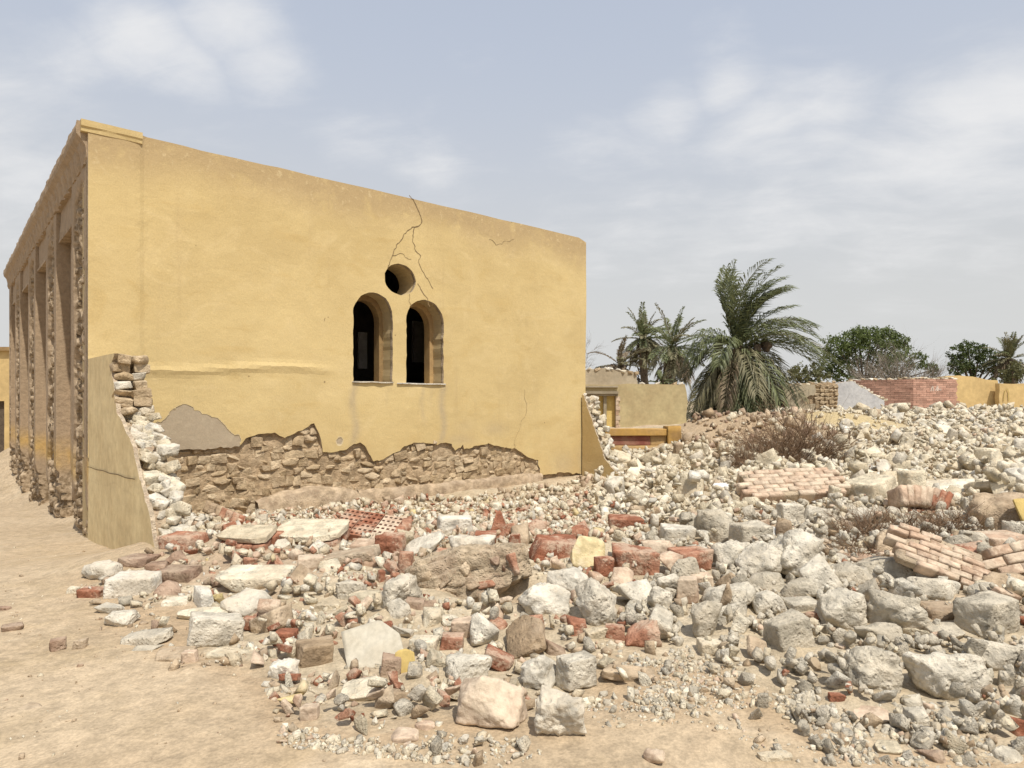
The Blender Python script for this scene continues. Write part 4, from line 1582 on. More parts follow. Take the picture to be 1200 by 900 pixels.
rs = np.random.RandomState(5)
fr = []
for i in range(17):      # the tall tuft, bent over by the wind
    fr.append((rs.uniform(-3.1, 3.1), rs.uniform(1.15, 1.5), rs.uniform(2.1, 2.85), rs.uniform(.3, .8), (rs.uniform(.45, 1.15), 0, 0), .50, 'frond', 46, 0.1))
for i in range(4):
    fr.append((math.pi + rs.uniform(-.4, .4), rs.uniform(1.0, 1.2), rs.uniform(2.3, 2.6), .25, (rs.uniform(.5, .7), 0, 0), .50, 'frond', 46, 0.1))
for i in range(14):      # arching over towards the lee side
    fr.append((rs.uniform(-1.1, 1.1), rs.uniform(.1, .95), rs.uniform(2.3, 3.0), rs.uniform(1.0, 1.7), (rs.uniform(.3, .6), 0, .05), .50, 'frond' if i % 4 else 'frond_dry', 46, .15))
for i in range(9):       # windward side, pushed back and short
    fr.append((math.pi + rs.uniform(-.8, .8), rs.uniform(.35, .9), rs.uniform(1.6, 2.1), rs.uniform(1.7, 2.6), (rs.uniform(.05, .25), 0, 0), .46, 'frond', 42, .2))
for i in range(16):      # lower ring
    fr.append((rs.uniform(-3.14, 3.14), rs.uniform(-.35, .15), rs.uniform(2.3, 2.9), rs.uniform(1.5, 2.2), (rs.uniform(-.05, .2), 0, 0), .48, 'frond_dry' if i % 2 else 'frond', 42, .25))
for i in range(50):      # hanging skirt of old leaves
    fr.append((rs.uniform(-3.14, 3.14), rs.uniform(-1.0, -.35), rs.uniform(2.1, 2.7), rs.uniform(1.6, 2.6), (rs.uniform(-.06, .1), 0, 0), .40, ('frond_dry', 'frond_dry', 'frond_dead', 'frond')[i % 4], 38, .3))
big = palm('date_palm', 'big bushy windblown date palm with a hanging skirt of old fronds, rising behind the rubble', 865, 490, 409, 20.0, fr, .24, rs)
for (x, y, z) in ((.45, -.25, -.12), (-.62, -.1, .0), (.75, -.3, .05)):
    V, F = rock_verts('lump', (.30, .30, .46), 9, np.random.RandomState(int(50 + x * 10)), 2.6)
    link('fruit_cluster', mesh_from('fruit_cluster', V, F, M['bark']), big, (x, y, z + 3.20 - big.location.z))
    B = MB()
    B.tube([(0, 0, .1), (x * .6, y * .6, .25), (x, y, z + .1)], [.025, .02, .015], 4)
    B.build('fruit_stalk', [M['bark']], big, loc=(0, 0, 3.29 - big.location.z))

rs = np.random.RandomState(8)


def round_palm(L, n, dead, leaf=.34, dry=0.4):
    out = []
    for i in range(n):
        el = rs.uniform(-.35, 1.45)
        out.append((rs.uniform(-3.14, 3.14), el, L * rs.uniform(.85, 1.1), rs.uniform(.3, .85), (rs.uniform(0, .15), 0, 0), leaf * .8, 'frond_dry' if rs.uniform() < dry else 'frond', 26, .1))
    for i in range(dead):
        out.append((rs.uniform(-3.14, 3.14), rs.uniform(-1.2, -.4), L * rs.uniform(.75, 1.05), rs.uniform(.9, 1.6), (0, 0, 0), leaf, 'frond_dry' if i % 3 else 'frond_dead', 22, .3))
    return out


G = 'date palms beyond the ruined walls'
palm('date_palm', 'tall slim date palm with a round crown above the pale ruined house', 753, 450, 396, 32.0, round_palm(1.55, 34, 20), .16, rs, G, .25)
palm('date_palm', 'date palm between the slim palm and the big windblown palm', 788, 452, 406, 28.0, round_palm(1.8, 26, 20, .34, .3), .12, rs, G)
palm('date_palm', 'short dried out date palm with brown drooping fronds behind the pale ruined house', 727, 452, 428, 30.0, [(a, e, l, d_, w, lf, 'frond_dead' if k % 2 else 'frond_dry', n_, h_) for k, (a, e, l, d_, w, lf, m_, n_, h_) in enumerate(round_palm(1.5, 18, 18, .3))], .22, rs, G)
palm('date_palm', 'distant date palm fanning out above the ochre boundary wall', 1184, 450, 421, 42.0, round_palm(1.75, 34, 10, .42, .5), .25, rs, G)
palm('date_palm', 'small tuft of young palm behind the long cream wall top', 775, 455, 449, 26.0, round_palm(.6, 12, 0, .2, .5), .08, rs, G)

# ------------------------------------------------------------------ broadleaf trees and dry shrubs
def leafy_tree(name, label, cat, blobs, Y, trunk_px, per, leaf, mat, rs, group=None):
    base = P3(trunk_px, 470, Y)
    gz = float(base_height(np.array([base[0]]), np.array([base[1]]))[0])
    root = thing(name, label, cat, (base[0], base[1], gz - .1), 0, group)
    B = MB()
    C_ = []
    for (px, py, r) in blobs:
        p = P3(px, py, Y)
        rm = r / FPX * Y
        C_.append((np.array((p[0] - base[0], rs.uniform(-1, 1) * rm * .8, p[2] - gz + .1)), rm))
    B.tube([(0, 0, 0), (.05, 0, 1.0)], [.22, .16], 7)
    for c, rm in C_:
        m1 = np.array((c[0] * .35, c[1] * .3, 1.0 + (c[2] - 1) * .4))
        B.tube([np.array((.05, 0, .9)), m1, c], [.10, .07, .03], 5)
    B.build('trunk', [M['bark']], root)
    V, n_ = [], 0
    for c, rm in C_:
        k = int(per * (rm ** 1.6) / 1.0) + 60
        # clumps of leaves around twig ends
        nc = max(8, k // 16)
        cc = c + unit(rs.normal(size=(nc, 3))) * rm * (rs.uniform(.35, 1.08, nc) ** .6)[:, None] * np.array((1, 1, .85))
        cs = rm * rs.uniform(.12, .30, nc)
        for q, s in zip(cc, cs):
            m = 16
            ctr = q + rs.normal(size=(m, 3)) * s * .55
            a = unit(rs.normal(size=(m, 3)))
            b_ = unit(np.cross(a, rs.normal(size=(m, 3))))
            l = leaf * rs.uniform(.6, 1.2, m)[:, None]
            V.append(np.stack([ctr - a * l, ctr - b_ * l * .5, ctr + a * l, ctr + b_ * l * .5], 1).reshape(-1, 3))
    V = np.concatenate(V)
    F = np.arange(len(V)).reshape(-1, 4)
    link('crown', mesh_from('crown', V, F, M[mat]), root)
    return root


rs = np.random.RandomState(21)
leafy_tree('leafy_tree', 'large dense green tree standing behind the pink brick wall', 'tree',
           [(975, 405, 14), (982, 412, 17), (975, 425, 15), (993, 400, 16), (1003, 391, 11), (1015, 396, 15), (1030, 394, 14), (1042, 398, 15), (1053, 398, 9), (1010, 412, 20), (1035, 415, 20), (1060, 412, 12), (1072, 424, 12), (1088, 434, 9), (985, 434, 16), (1015, 434, 18), (1050, 432, 18), (968, 436, 10)], 45.0, 1012, 1250, .085, 'leaf', rs)
leafy_tree('leafy_tree', 'dark green tree above the ochre boundary wall, next to the distant fan palm', 'tree',
           [(1120, 413, 10), (1132, 409, 11), (1145, 412, 11), (1157, 418, 12), (1125, 425, 13), (1142, 427, 15), (1160, 430, 13), (1115, 432, 9), (1172, 434, 10), (1135, 438, 12)], 44.0, 1140, 1250, .08, 'leaf_dark', rs)
leafy_tree('olive_bush', 'dusty olive green bush by the distant fan palm', 'bush', [(1182, 436, 12), (1195, 434, 14), (1174, 442, 9)], 41.0, 1188, 700, .10, 'leaf_olive', rs)
leafy_tree('olive_bush', 'dusty olive green bush between the big palm and the large green tree', 'bush', [(925, 440, 10), (938, 437, 12), (950, 436, 12), (962, 440, 11), (912, 443, 8), (945, 447, 12)], 36.0, 940, 700, .09, 'leaf_olive', rs)


def branchy(B, p, d, L, r, depth, rs, kids, spread, up=0.1, k=3, mi=0):
    n = 4
    pts, rad = [p], [r]
    for i in range(n):
        d = unit(d + rs.normal(size=3) * .16 + np.array((0, 0, up * .25)))
        pts.append(pts[-1] + d * L / n)
        rad.append(r * (1 - .75 * (i + 1) / n))
    B.tube(pts, rad, k, mi, False)
    if depth > 0:
        for j in range(kids):
            i = rs.randint(1, n + 1)
            dd = unit(d + rs.normal(size=3) * spread)
            branchy(B, pts[i], dd, L * rs.uniform(.45, .75), rad[i] * .8 + .001, depth - 1, rs, kids, spread, up, k, mi)


rs = np.random.RandomState(31)
p = P3(1056, 452, 42.0)
sh = thing('bare_shrub', 'wide leafless grey shrub spreading in front of the large green tree', 'shrub', (p[0], p[1], p[2] - .6))
for i in range(16):
    B = MB()
    a = rs.uniform(-1, 1)
    for j in range(3):
        branchy(B, np.array((a * 1.7 + rs.uniform(-.4, .4), rs.uniform(-.6, .6), 0)), unit(np.array((a * 1.0 + rs.uniform(-.4, .4), rs.uniform(-.5, .5), 1.0))), rs.uniform(1.4, 2.2) * (1.15 - .3 * abs(a)), .034, 2, rs, 6, .42, .15)
    B.build('branch', [M['greytwig']], sh)
p = P3(684, 420, 30.0)
gz = float(base_height(np.array([p[0]]), np.array([p[1]]))[0])
wt = thing('bare_tree', 'thin wispy leafless tree peeping out beside the yellow house', 'tree', (p[0], p[1], gz))
B = MB()
B.tube([(0, 0, 0), (.05, 0, 1.4), (0, 0, 2.6)], [.05, .04, .025], 5)
B.build('trunk', [M['greytwig']], wt)
B = MB()
for i in range(9):
    branchy(B, np.array((0, 0, 1.6 + .12 * i)), unit(np.array((rs.uniform(-.5, .7), rs.uniform(-.5, .5), .7))), .8, .009, 2, rs, 4, .5, .1)
B.build('crown', [M['greytwig']], wt)


def dry_heap(name, label, cat, spots, rs, mat='twig', group=None):
    """spots: (px, py, radius px, height px, count, thickness m)"""
    root = None
    for (px, py, rp, hp, cnt, th) in spots:
        X, Y, Z = ground_at(px, py)
        s = Y / FPX
        if root is None:
            root = thing(name, label, cat, (X, Y, Z), 0, group)
            o = np.array((X, Y, Z))
        B = MB()
        for i in range(cnt):
            a = rs.uniform(0, 6.28)
            rr = rp * s * math.sqrt(rs.uniform()) * .8
            q = np.array((X + math.cos(a) * rr, Y + math.sin(a) * rr * .8, 0))
            q[2] = float(base_height(q[:1], q[1:2])[0]) + rs.uniform(0, .55) * hp * s * (1 - rr / (rp * s))
            d = unit(np.array((math.cos(a) * rs.uniform(.1, 1) + rs.normal() * .3, math.sin(a) * .7 + rs.normal() * .3, rs.uniform(.15, 1.1))))
            branchy(B, q - o, d, hp * s * rs.uniform(.45, .95), th * rs.uniform(.6, 1.2), 1, rs, 3, .55, .0)
        B.build('twigs', [M[mat]], root)
    return root


rs = np.random.RandomState(41)
dry_heap('dry_bush', 'large heap of dry brown brush behind the pale brick slab', 'dry bush',
         [(925, 544, 40, 62, 260, .006), (888, 548, 38, 40, 240, .004), (958, 544, 24, 40, 90, .005), (905, 552, 50, 24, 170, .004)], rs)
for k in range(5):
    pass
X, Y, Z = ground_at(940, 540)
ds = thing('dead_branch', 'bundle of thick bent dead stems standing up from the brown brush', 'branch', (X, Y, Z))
for i in range(9):
    B = MB()
    branchy(B, np.array((rs.uniform(-.15, .15), rs.uniform(-.1, .1), 0)), unit(np.array((rs.uniform(-.25, .35), rs.uniform(-.2, .2), 1))), rs.uniform(.6, 1.0), .013, 1, rs, 2, .3, -.1, 5)
    B.build('stem', [M['twig']], ds)
X, Y, Z = ground_at(984, 532)
ds = thing('dead_branch', 'short dark knot of dead stems on the pale rubble past the brown brush', 'branch', (X, Y, Z))
for i in range(9):
    B = MB()
    branchy(B, np.array((rs.uniform(-.12, .12), rs.uniform(-.1, .1), 0)), unit(np.array((rs.uniform(-.3, .2), rs.uniform(-.2, .2), 1))), rs.uniform(.3, .55), .016, 1, rs, 3, .4, -.1, 5)
    B.build('stem', [M['twig']], ds)
dry_heap('thorn_brush', 'tangle of dry thorny brush caught between the tilted brick slab and the white tile', 'brush',
         [(1060, 630, 60, 34, 190, .0038), (1010, 636, 30, 44, 90, .003), (1118, 628, 34, 36, 100, .004), (1005, 655, 25, 34, 40, .0025)], rs)
X, Y, Z = ground_at(1120, 625)
tw = thing('dead_branch', 'long thin dead branch sticking out of the thorn brush towards the yellow painted boulder', 'branch', (X, Y, Z + .05))
B = MB()
branchy(B, np.array((-.25, 0, .02)), unit(np.array((.85, .1, .35))), .85, .008, 1, rs, 3, .35, 0, 5)
B.build('stem', [M['twig']], tw)

# shaggy dark palm stump in front of the grey wall
X, Y = P3(914, 0, 19.6)[:2]
gz = float(base_height(np.array([X]), np.array([Y]))[0])
st = thing('palm_stump', 'dark shaggy palm stump leaning at the greyish wall', 'stump', (X, Y, gz - .1))
B = MB()
B.tube([(0, 0, 0), (-.05, 0, .5), (-.12, 0, .85), (-.18, 0, 1.0)], [.2, .24, .17, .05], 9)
for k in range(110):
    a, z = rs.uniform(0, 6.28), rs.uniform(.1, .95)
    r = .22 * (1.1 - .4 * z)
    q = np.array((-.15 * z + math.cos(a) * r, math.sin(a) * r, z))
    B.tube([q, q + np.array((math.cos(a) * .10, math.sin(a) * .10, -.12 * rs.uniform(.5, 2)))], [.018, .006], 3)
B.build('trunk', [M['bark']], st)
# ------------------------------------------------------------------ the rubble: a height map records what already lies where
GX0, GY0, GR = -6.5, 2.0, 0.04
GNX, GNY = 740, 640
_gx, _gy = np.meshgrid(GX0 + (np.arange(GNX) + .5) * GR, GY0 + (np.arange(GNY) + .5) * GR)
HM = terrain(_gx.ravel(), _gy.ravel()).reshape(GNY, GNX)
HT = HM.copy()
HERO = np.zeros(HM.shape, bool)


def cell(x, y):
    return int((y - GY0) / GR), int((x - GX0) / GR)


def deposit(V, hero=True):
    j = ((V[:, 1] - GY0) / GR).astype(int)
    i = ((V[:, 0] - GX0) / GR).astype(int)
    ok = (i > 0) & (i < GNX - 1) & (j > 0) & (j < GNY - 1)
    j, i, z = j[ok], i[ok], V[ok, 2]
    up = z > HM[j, i]
    np.maximum.at(HM, (j, i), z)
    if hero:
        HERO[j[up], i[up]] = True


def rot_m(e):
    return np.array(Euler(e).to_matrix())


SEEDS = {(1025, 788): 5, (1106, 791): 2, (577, 824): 9, (701, 708): 4}


def hero(px, py, w, h, kind, mat, label, cat='stone', tilt=None, yaw=None, roll=0.0, n=12, rough=1.0, th=None, name=None, group=None, lift=0.0):
    X, D, Z = ground_at(px, min(py + 0.40 * h, 897))
    s = D / FPX
    Wm, Hm = w * s, h * s
    p = math.atan2(EYE - Z, D)
    if kind in ('slab',):
        tilt = math.radians(10 if tilt is None else tilt)
        thk = (th or 6) * s
        Ln = max(0.05, (Hm - thk * math.cos(p + tilt)) / math.sin(tilt + p))
        dims = (Wm, min(Ln, 1.5 * Wm), thk)
        dy = dims[1] * math.cos(tilt)
    elif kind in ('lump', 'stone'):
        dy = min(Wm * R.uniform(.75, .95), .8 * Hm / math.sin(p))
        Hh = math.sqrt(max(.04 * Hm * Hm, Hm ** 2 - (dy * math.sin(p)) ** 2)) / math.cos(p)
        dims = (Wm * 1.02, dy, Hh * 1.03)
        tilt = 0.0 if tilt is None else math.radians(tilt)
    else:
        dy = min(Wm * R.uniform(.6, .9), .55 * Hm / math.sin(p))
        Hh = max(.3 * Hm, (Hm - dy * math.sin(p)) / math.cos(p))
        dims = (Wm, dy, Hh)
        tilt = 0.0 if tilt is None else math.radians(tilt)
    yw_ = R.uniform(-.25, .25) if yaw is None else math.radians(yaw)
    if kind == 'lump' and yaw is None:
        yw_ = R.uniform(-.3, .3)
    Dc = D + 0.35 * dy
    c = P3(px, py, Dc)
    c[2] += lift * s
    V, F = rock_verts(kind, dims, n, np.random.RandomState(int(px * 977 + py * 31 + SEEDS.get((px, py), 0)) % 99991), rough)
    e = (tilt, math.radians(roll), yw_)
    nm = name or {'stone': 'rubble_stone', 'brick': 'broken_brick', 'slab': 'plaster_slab', 'lump': 'concrete_lump', 'block': 'masonry_block'}[kind if cat == 'stone' else ('brick' if cat == 'brick' else kind)]
    o = link(nm, mesh_from(nm, V, F, M[mat]), None, tuple(c), e)
    tag(o, label, cat, group)
    deposit(V @ rot_m(e).T + c)
    return o


# --- the piece of wall lying tilted in the middle, a slab with bricks in it
def wall_chunk():
    X, D, Z = ground_at(545, 702)
    s = D / FPX
    c = P3(549, 672, D + .22)
    root = thing('wall_chunk', 'big tilted chunk of rubble masonry with a dark hollow under it, centre of the heap', 'masonry', tuple(c), 0)
    root.rotation_euler = (math.radians(-13), math.radians(-11), math.radians(8))
    Wm, Hm = 146 * s, 64 * s
    n = 30
    P, F = cube_grid(n)
    V = P * np.array((Wm / 2, .27, Hm / 2))
    taper = 1 - .30 * sstep(.0, 1., P[:, 0]) - .25 * sstep(-.4, -1., P[:, 0])
    V[:, 2] *= taper
    V = V * (1 - .10 * sstep(.75, 1, np.sort(np.abs(P), axis=1)[:, 1]))[:, None]
    f1, f2, idn = worley2(V[:, 0] * 7.5 + V[:, 1] * 3, V[:, 2] * 9 + V[:, 1] * 5, 3)
    lump = .024 * (idn - .5) - .024 * sstep(.2, .0, f2 - f1)
    D_ = unit(P * np.array((.25, 1, .8)))
    V = V + D_ * (lump + .030 * fbm(V * 5, 5, 3) + .016 * fbm(V * 17, 8, 2))[:, None]
    link('body', mesh_from('body', V, F, M['mortar']), root)
    deposit(V @ rot_m(root.rotation_euler).T + c)
    for (x, z, w, hh, mt) in ((.30, .0, .06, .15, 'brick'), (-.03, .04, .08, .10, 'tan'), (.10, -.09, .12, .05, 'brick'), (-.17, .0, .13, .11, 'mortar'), (-.30, .03, .10, .11, 'tan'), (.19, .05, .09, .06, 'brown'), (.02, -.07, .12, .06, 'tan'), (-.22, -.07, .08, .06, 'tan'), (.22, -.04, .06, .10, 'brown')):
        me, _ = rock_mesh('stone' if mt != 'brick' else 'brick', (w, .12, hh), 8, NR, M[mt], 1.3, 'embedded_stone')
        link('embedded_stone' if mt != 'brick' else 'embedded_brick', me, root, (x * Wm / .86, -.235, z), (R.uniform(-.2, .2), R.uniform(-.2, .2), R.uniform(-.2, .2)))
    return root


# --- pieces of brick wall whose bricks can be told apart
brick_lib = {}


def lib_brick(mt, bl, bw_, bh):
    k = (mt, round(bl, 3), round(bw_, 3), round(bh, 3))
    if k not in brick_lib:
        brick_lib[k] = [mesh_from('brick', *neat_brick((bl, bw_, bh), NR), M[mt]) for i in range(4)]
    return brick_lib[k][R.randrange(4)]


def brick_slab(label, px, py, D_py, w, nx, ny, ratio, tilt, yaw, thick, mt, skip=0.1, core='mortar', roll=0.0, under=None):
    X, D, Z = ground_at(px, D_py)
    s = D / FPX
    bl = w * s / nx
    bw_ = bl * ratio
    Ln = ny * bw_
    c = P3(px, py, D + .25 * Ln * math.cos(math.radians(tilt)))
    root = thing('brick_slab', label, 'brickwork', tuple(c))
    root.rotation_mode = 'ZYX'
    root.rotation_euler = Euler((math.radians(tilt), math.radians(roll), math.radians(yaw)), 'ZYX')
    V, F = rock_verts('slab', (w * s * .98, Ln * .96, thick * .8), 8, NR, .6)
    o = link('mortar_core', mesh_from('mortar_core', V, F, M[core]), root, (0, 0, thick * .06))
    Rm = np.array(root.rotation_euler.to_matrix())
    deposit(V @ Rm.T + c)
    for j in range(ny):
        for i in range(-1, nx):
            x = (i + .5 + (0.5 if j % 2 else 0.0)) * bl - w * s / 2
            if x < -w * s / 2 - .1 * bl or x > w * s / 2 + .1 * bl:
                continue
            edge_ = j in (0, ny - 1) or abs(x) > w * s / 2 - bl * .7
            if edge_ and R.random() < skip:
                continue
            y = (j + .5) * bw_ - Ln / 2
            g = .006
            link('brick', lib_brick(mt, bl - g, bw_ - g, thick), root, (x + R.uniform(-.006, .006), y + R.uniform(-.004, .004), .012 + R.uniform(-.009, .008)), (R.uniform(-.04, .04), R.uniform(-.04, .04), R.uniform(-.03, .03)))
    if under:
        for i in range(nx):
            link('brick', lib_brick(under, bl - .006, bw_, thick * .6), root, ((i + .5) * bl - w * s / 2, -Ln / 2 + bw_ * .6, -thick * .62), (0, 0, R.uniform(-.03, .03)))
    return root


wall_chunk()
brick_slab('pale pink slab of brickwork lying flat on the rubble, in front of the brown brush', 926, 570, 592, 112, 6, 7, .36, 32, 5, .14, 'pink', .12, under='pink')
brick_slab('tilted slab of long pinkish bricks beside the thorn brush, above the grey boulders', 1098, 655, 686, 92, 4, 7, .36, 40, -30, .08, 'pink', .3)
brick_slab('upright fragment of pinkish brick courses at the picture edge below the yellow painted boulder', 1184, 657, 678, 56, 2, 3, .42, 62, 12, .12, 'pink', .0)

# a row of bricks on edge, bent like a broken arch
X, D, Z = ground_at(1085, 604)
s = D / FPX
ar = thing('brick_arch', 'curved row of dusty red bricks on edge, a broken arch above the thorn brush', 'brickwork', tuple(P3(1082, 592, D)))
for k in range(8):
    x = (-30 + 8.2 * k) * s
    z = (8 - .32 * max(0, k - 1) ** 1.75) * s
    link('brick', lib_brick('pink' if k < 5 else 'brick', 7.0 * s, .26, 24 * s), ar, (x, .02 * k, z), (math.radians(-24), math.radians(6 + 5 * k), math.radians(R.uniform(-3, 3))))
    link('brick', lib_brick('brick', 7.0 * s, .12, 12 * s), ar, (x, .0 + .02 * k - .06, z - 17 * s), (0, math.radians(8 + 4 * k), math.radians(R.uniform(-6, 6))))
deposit(np.array([(ar.location.x + (-30 + 8.2 * k) * s + dx, ar.location.y + dy, ar.location.z + 10 * s) for k in range(8) for dx in (-.04, .0, .04) for dy in (-.1, -.05, 0, .05, .1)]))

# hollow bricks lying with their holes up
X, D, Z = ground_at(430, 634)
s = D / FPX
pf = thing('hollow_brickwork', 'fragment of hollow bricks lying with rows of square holes facing up', 'brickwork', tuple(P3(430, 614, D + .2)))
pf.rotation_euler = (math.radians(17), math.radians(7), math.radians(-8))
bsz = 25 * s
for k in range(3):
    for j in range(2):
        holes = []
        for a in range(4):
            for c_ in range(3):
                u, v = -bsz / 2 + bsz * (a + .5) / 4, -.11 + .22 * (c_ + .5) / 3
                q = bsz / 4 * .29
                holes.append([(u - q, v - q * 1.1), (u + q, v - q * 1.1), (u + q, v + q * 1.1), (u - q, v + q * 1.1)])
        o = plate('hollow_brick', [(-bsz / 2 + .004, -.108), (bsz / 2 - .004, -.108), (bsz / 2 - .004, .108), (-bsz / 2 + .004, .108)], holes, 0.0, 0.09, [M['pink'] if k == 2 else M['brick'], M['brick']], .2, 0, lambda V: np.stack([V[:, 0], V[:, 2], -V[:, 1]], 1), pf)
        o.location = ((k - 1) * bsz, .11 - .22 * j, R.uniform(-.004, .004))
V, F = rock_verts('slab', (3 * bsz, .44, .08), 8, NR, .8)
link('mortar_bed', mesh_from('mortar_bed', V, F, M['mortar']), pf, (0, 0, -.125))
deposit(V @ rot_m(pf.rotation_euler).T + np.array(pf.location))
for k in range(5):
    link('brick', lib_brick('brick', .09, .14, .2), pf, (1.5 * bsz + .04, -.2 + .09 * k, -.10), (R.uniform(-.3, .3), R.uniform(-.3, .3), R.uniform(-.3, .3)))

# --- single pieces, read off the photograph one by one: px, py, width, height
H_ = hero
H_(122, 669, 46, 24, 'lump', 'white', 'whitish plaster lump at the outer end of the stub wall foot', rough=1.2)
H_(108, 695, 30, 17, 'brick', 'brick', 'small red brick lump at the outermost tip of the heap, on the path', 'brick')
H_(86, 692, 14, 9, 'stone', 'cream', 'small cream stone touching the outermost red brick lump')
H_(157, 686, 56, 38, 'block', 'white', 'pale grey white boulder with a cracked side in front of the stub wall', n=16)
H_(162, 657, 40, 18, 'block', 'brown', 'brown brick lump right at the foot of the stub wall plaster')
H_(184, 665, 24, 17, 'block', 'brown', 'brown cube of brick between the stub wall foot and the dark brick heap')
H_(208, 656, 26, 20, 'stone', 'brown', 'brown lump resting against the red brick pile by the stub wall')
H_(210, 675, 44, 30, 'block', 'brown', 'large brown broken brick lump in the brick heap below the stub wall')
H_(198, 693, 30, 24, 'stone', 'brown', 'brown pointed lump at the lower front of the brick heap by the stub wall')
H_(216, 634, 44, 26, 'block', 'brick', 'dark red pile of fused bricks below the torn white edge of the stub wall', 'brick', rough=1.5)
H_(192, 634, 20, 14, 'brick', 'brick', 'red brick piece tucked between stub wall edge and fused brick pile', 'brick')
H_(206, 706, 32, 17, 'block', 'cream', 'smooth cream block in front of the brown brick heap, alone at its tip')
H_(224, 703, 12, 12, 'stone', 'cream', 'little cream cube next to the smooth cream block')
H_(236, 704, 16, 13, 'stone', 'cream', 'little cream stone with sharp corner beside the pale yellow chip')
H_(228, 692, 34, 13, 'slab', 'cream', 'flat cream stone behind the little cream cube', th=6)
H_(255, 702, 16, 16, 'stone', 'yellowstone', 'pale yellow painted chip of stone in front of the cream debris')
H_(131, 714, 28, 14, 'stone', 'grey', 'flat grey stone half sunk in the dirt at the heap edge')
H_(141, 726, 34, 20, 'lump', 'grey', 'dusty grey lump buried in dirt just below the flat grey stone')
H_(172, 747, 58, 22, 'slab', 'grey', 'long low grey slab of stone lying on the open dirt', th=10, tilt=6, roll=-8)
H_(172, 761, 34, 10, 'stone', 'grey', 'crumbled grey strip just below the long low grey slab')
H_(254, 737, 62, 48, 'block', 'grey', 'big grey concrete block with a dark flat end, at the dirt edge of the heap', n=18, yaw=24, tilt=-4, roll=6, rough=1.1)
H_(240, 719, 62, 16, 'slab', 'cream', 'pale flat slab leaning behind the big grey concrete block', th=7, tilt=12)
H_(205, 768, 42, 22, 'slab', 'tan', 'flat dusty tan slab lying in the dirt below the big grey block', th=8, tilt=8)
H_(223, 772, 18, 22, 'brick', 'pink', 'dusty brick standing in the dirt next to the flat tan slab', 'brick')
H_(270, 767, 50, 18, 'slab', 'cream', 'whitish wedge lying on the dirt right under the big grey block', th=8, tilt=7, roll=5)
H_(292, 730, 15, 17, 'brick', 'brick', 'small red brick bit between the big grey block and the mortar block', 'brick')
H_(319, 728, 46, 34, 'block', 'tan', 'mortar covered brick block with a dark red side, right of the big grey block', yaw=-28, roll=-24)
H_(335, 748, 26, 26, 'brick', 'brick', 'red brick stuck upright below the mortar covered block', 'brick')
H_(288, 708, 56, 32, 'lump', 'white', 'pale whitish lump behind the big grey concrete block')
H_(302, 677, 82, 38, 'slab', 'cream', 'wide pale slab in the cream debris between the plaster slabs and the grey block', th=18, tilt=7)
H_(332, 640, 20, 15, 'lump', 'white', 'small white round stone between the two big plaster slabs')
H_(370, 764, 46, 40, 'block', 'tan', 'square tan stone block standing in the gravel left of the white board', yaw=28, n=15)
H_(336, 786, 38, 27, 'lump', 'white', 'whitish rounded rock at the lower dirt edge of the heap', rough=1.3)
H_(363, 838, 21, 28, 'brick', 'pink', 'dusty pink brick half buried at the lowest edge of the gravel', 'brick')
H_(385, 711, 34, 16, 'stone', 'cream', 'flat cream stone above the white board, near the yellowish stone')
H_(427, 704, 30, 21, 'stone', 'cream', 'bright cream cube shaped stone left of the tall grey boulder')
H_(414, 690, 34, 21, 'stone', 'grey', 'greenish grey stone right below the mortared brick fragment')
H_(364, 661, 30, 26, 'block', 'pink', 'pale pink block left of the mortared brick fragment', yaw=20)
H_(354, 677, 26, 26, 'slab', 'tan', 'thin tan stone stick lying slanted below the pale pink block', th=7, tilt=25, roll=40)
H_(470, 697, 52, 48, 'lump', 'grey', 'tall grey boulder leaning on the end of the big masonry chunk', n=16)
H_(466, 718, 32, 30, 'stone', 'grey', 'grey angular rock below the tall grey boulder')
H_(487, 710, 24, 22, 'block', 'brown', 'brown brick cube wedged under the big masonry chunk')
H_(502, 712, 22, 15, 'stone', 'brown', 'dark brown stone in the shade under the big masonry chunk')
H_(497, 639, 48, 26, 'slab', 'white', 'bluish white smooth slab sloping down left of the grey block', th=8, tilt=22, roll=-20)
H_(533, 617, 42, 30, 'block', 'white', 'light grey concrete block on the crest above the masonry chunk', n=14)
H_(552, 640, 58, 30, 'lump', 'white', 'whitish crumbly lump on top of the big masonry chunk', n=16, rough=1.4)
H_(475, 661, 18, 32, 'brick', 'brick', 'red brick standing on end at the left tip of the masonry chunk', 'brick', roll=8)
H_(525, 652, 28, 22, 'block', 'brick', 'red brick with a dusty pink top lying on the masonry chunk', 'brick')
H_(588, 616, 22, 34, 'stone', 'brick', 'tall red shard of brick sticking up on the crest', 'brick', roll=14)
H_(603, 634, 14, 18, 'brick', 'brick', 'small dark red brick bit under the tall red shard', 'brick')
H_(611, 627, 24, 28, 'stone', 'tan', 'grey brown rounded stone between the tall red shard and the curved brick')
H_(628, 620, 26, 22, 'stone', 'brick', 'rounded red brick piece on the crest behind the yellow stone', 'brick')
H_(569, 630, 26, 18, 'brick', 'brick', 'reddish brick end poking out behind the whitish crumbly lump', 'brick')
H_(650, 643, 58, 32, 'stone', 'brick', 'hollow red brick chunk with a pale rim beside the yellow stone', 'brick', rough=1.6, roll=8)
H_(642, 640, 20, 16, 'stone', 'pink', 'pinkish round knob of brick on the hollow red chunk', 'brick')
H_(676, 626, 32, 22, 'stone', 'brick', 'red brick corner rising behind the yellow stone', 'brick', roll=-16)
H_(689, 650, 42, 46, 'slab', 'yellowstone', 'yellow plastered slab standing slanted among red bricks', th=10, tilt=52, roll=14)
H_(719, 648, 48, 28, 'slab', 'cream', 'pale cream slab of plaster between the yellow stone and the red brick heap', th=8, tilt=30)
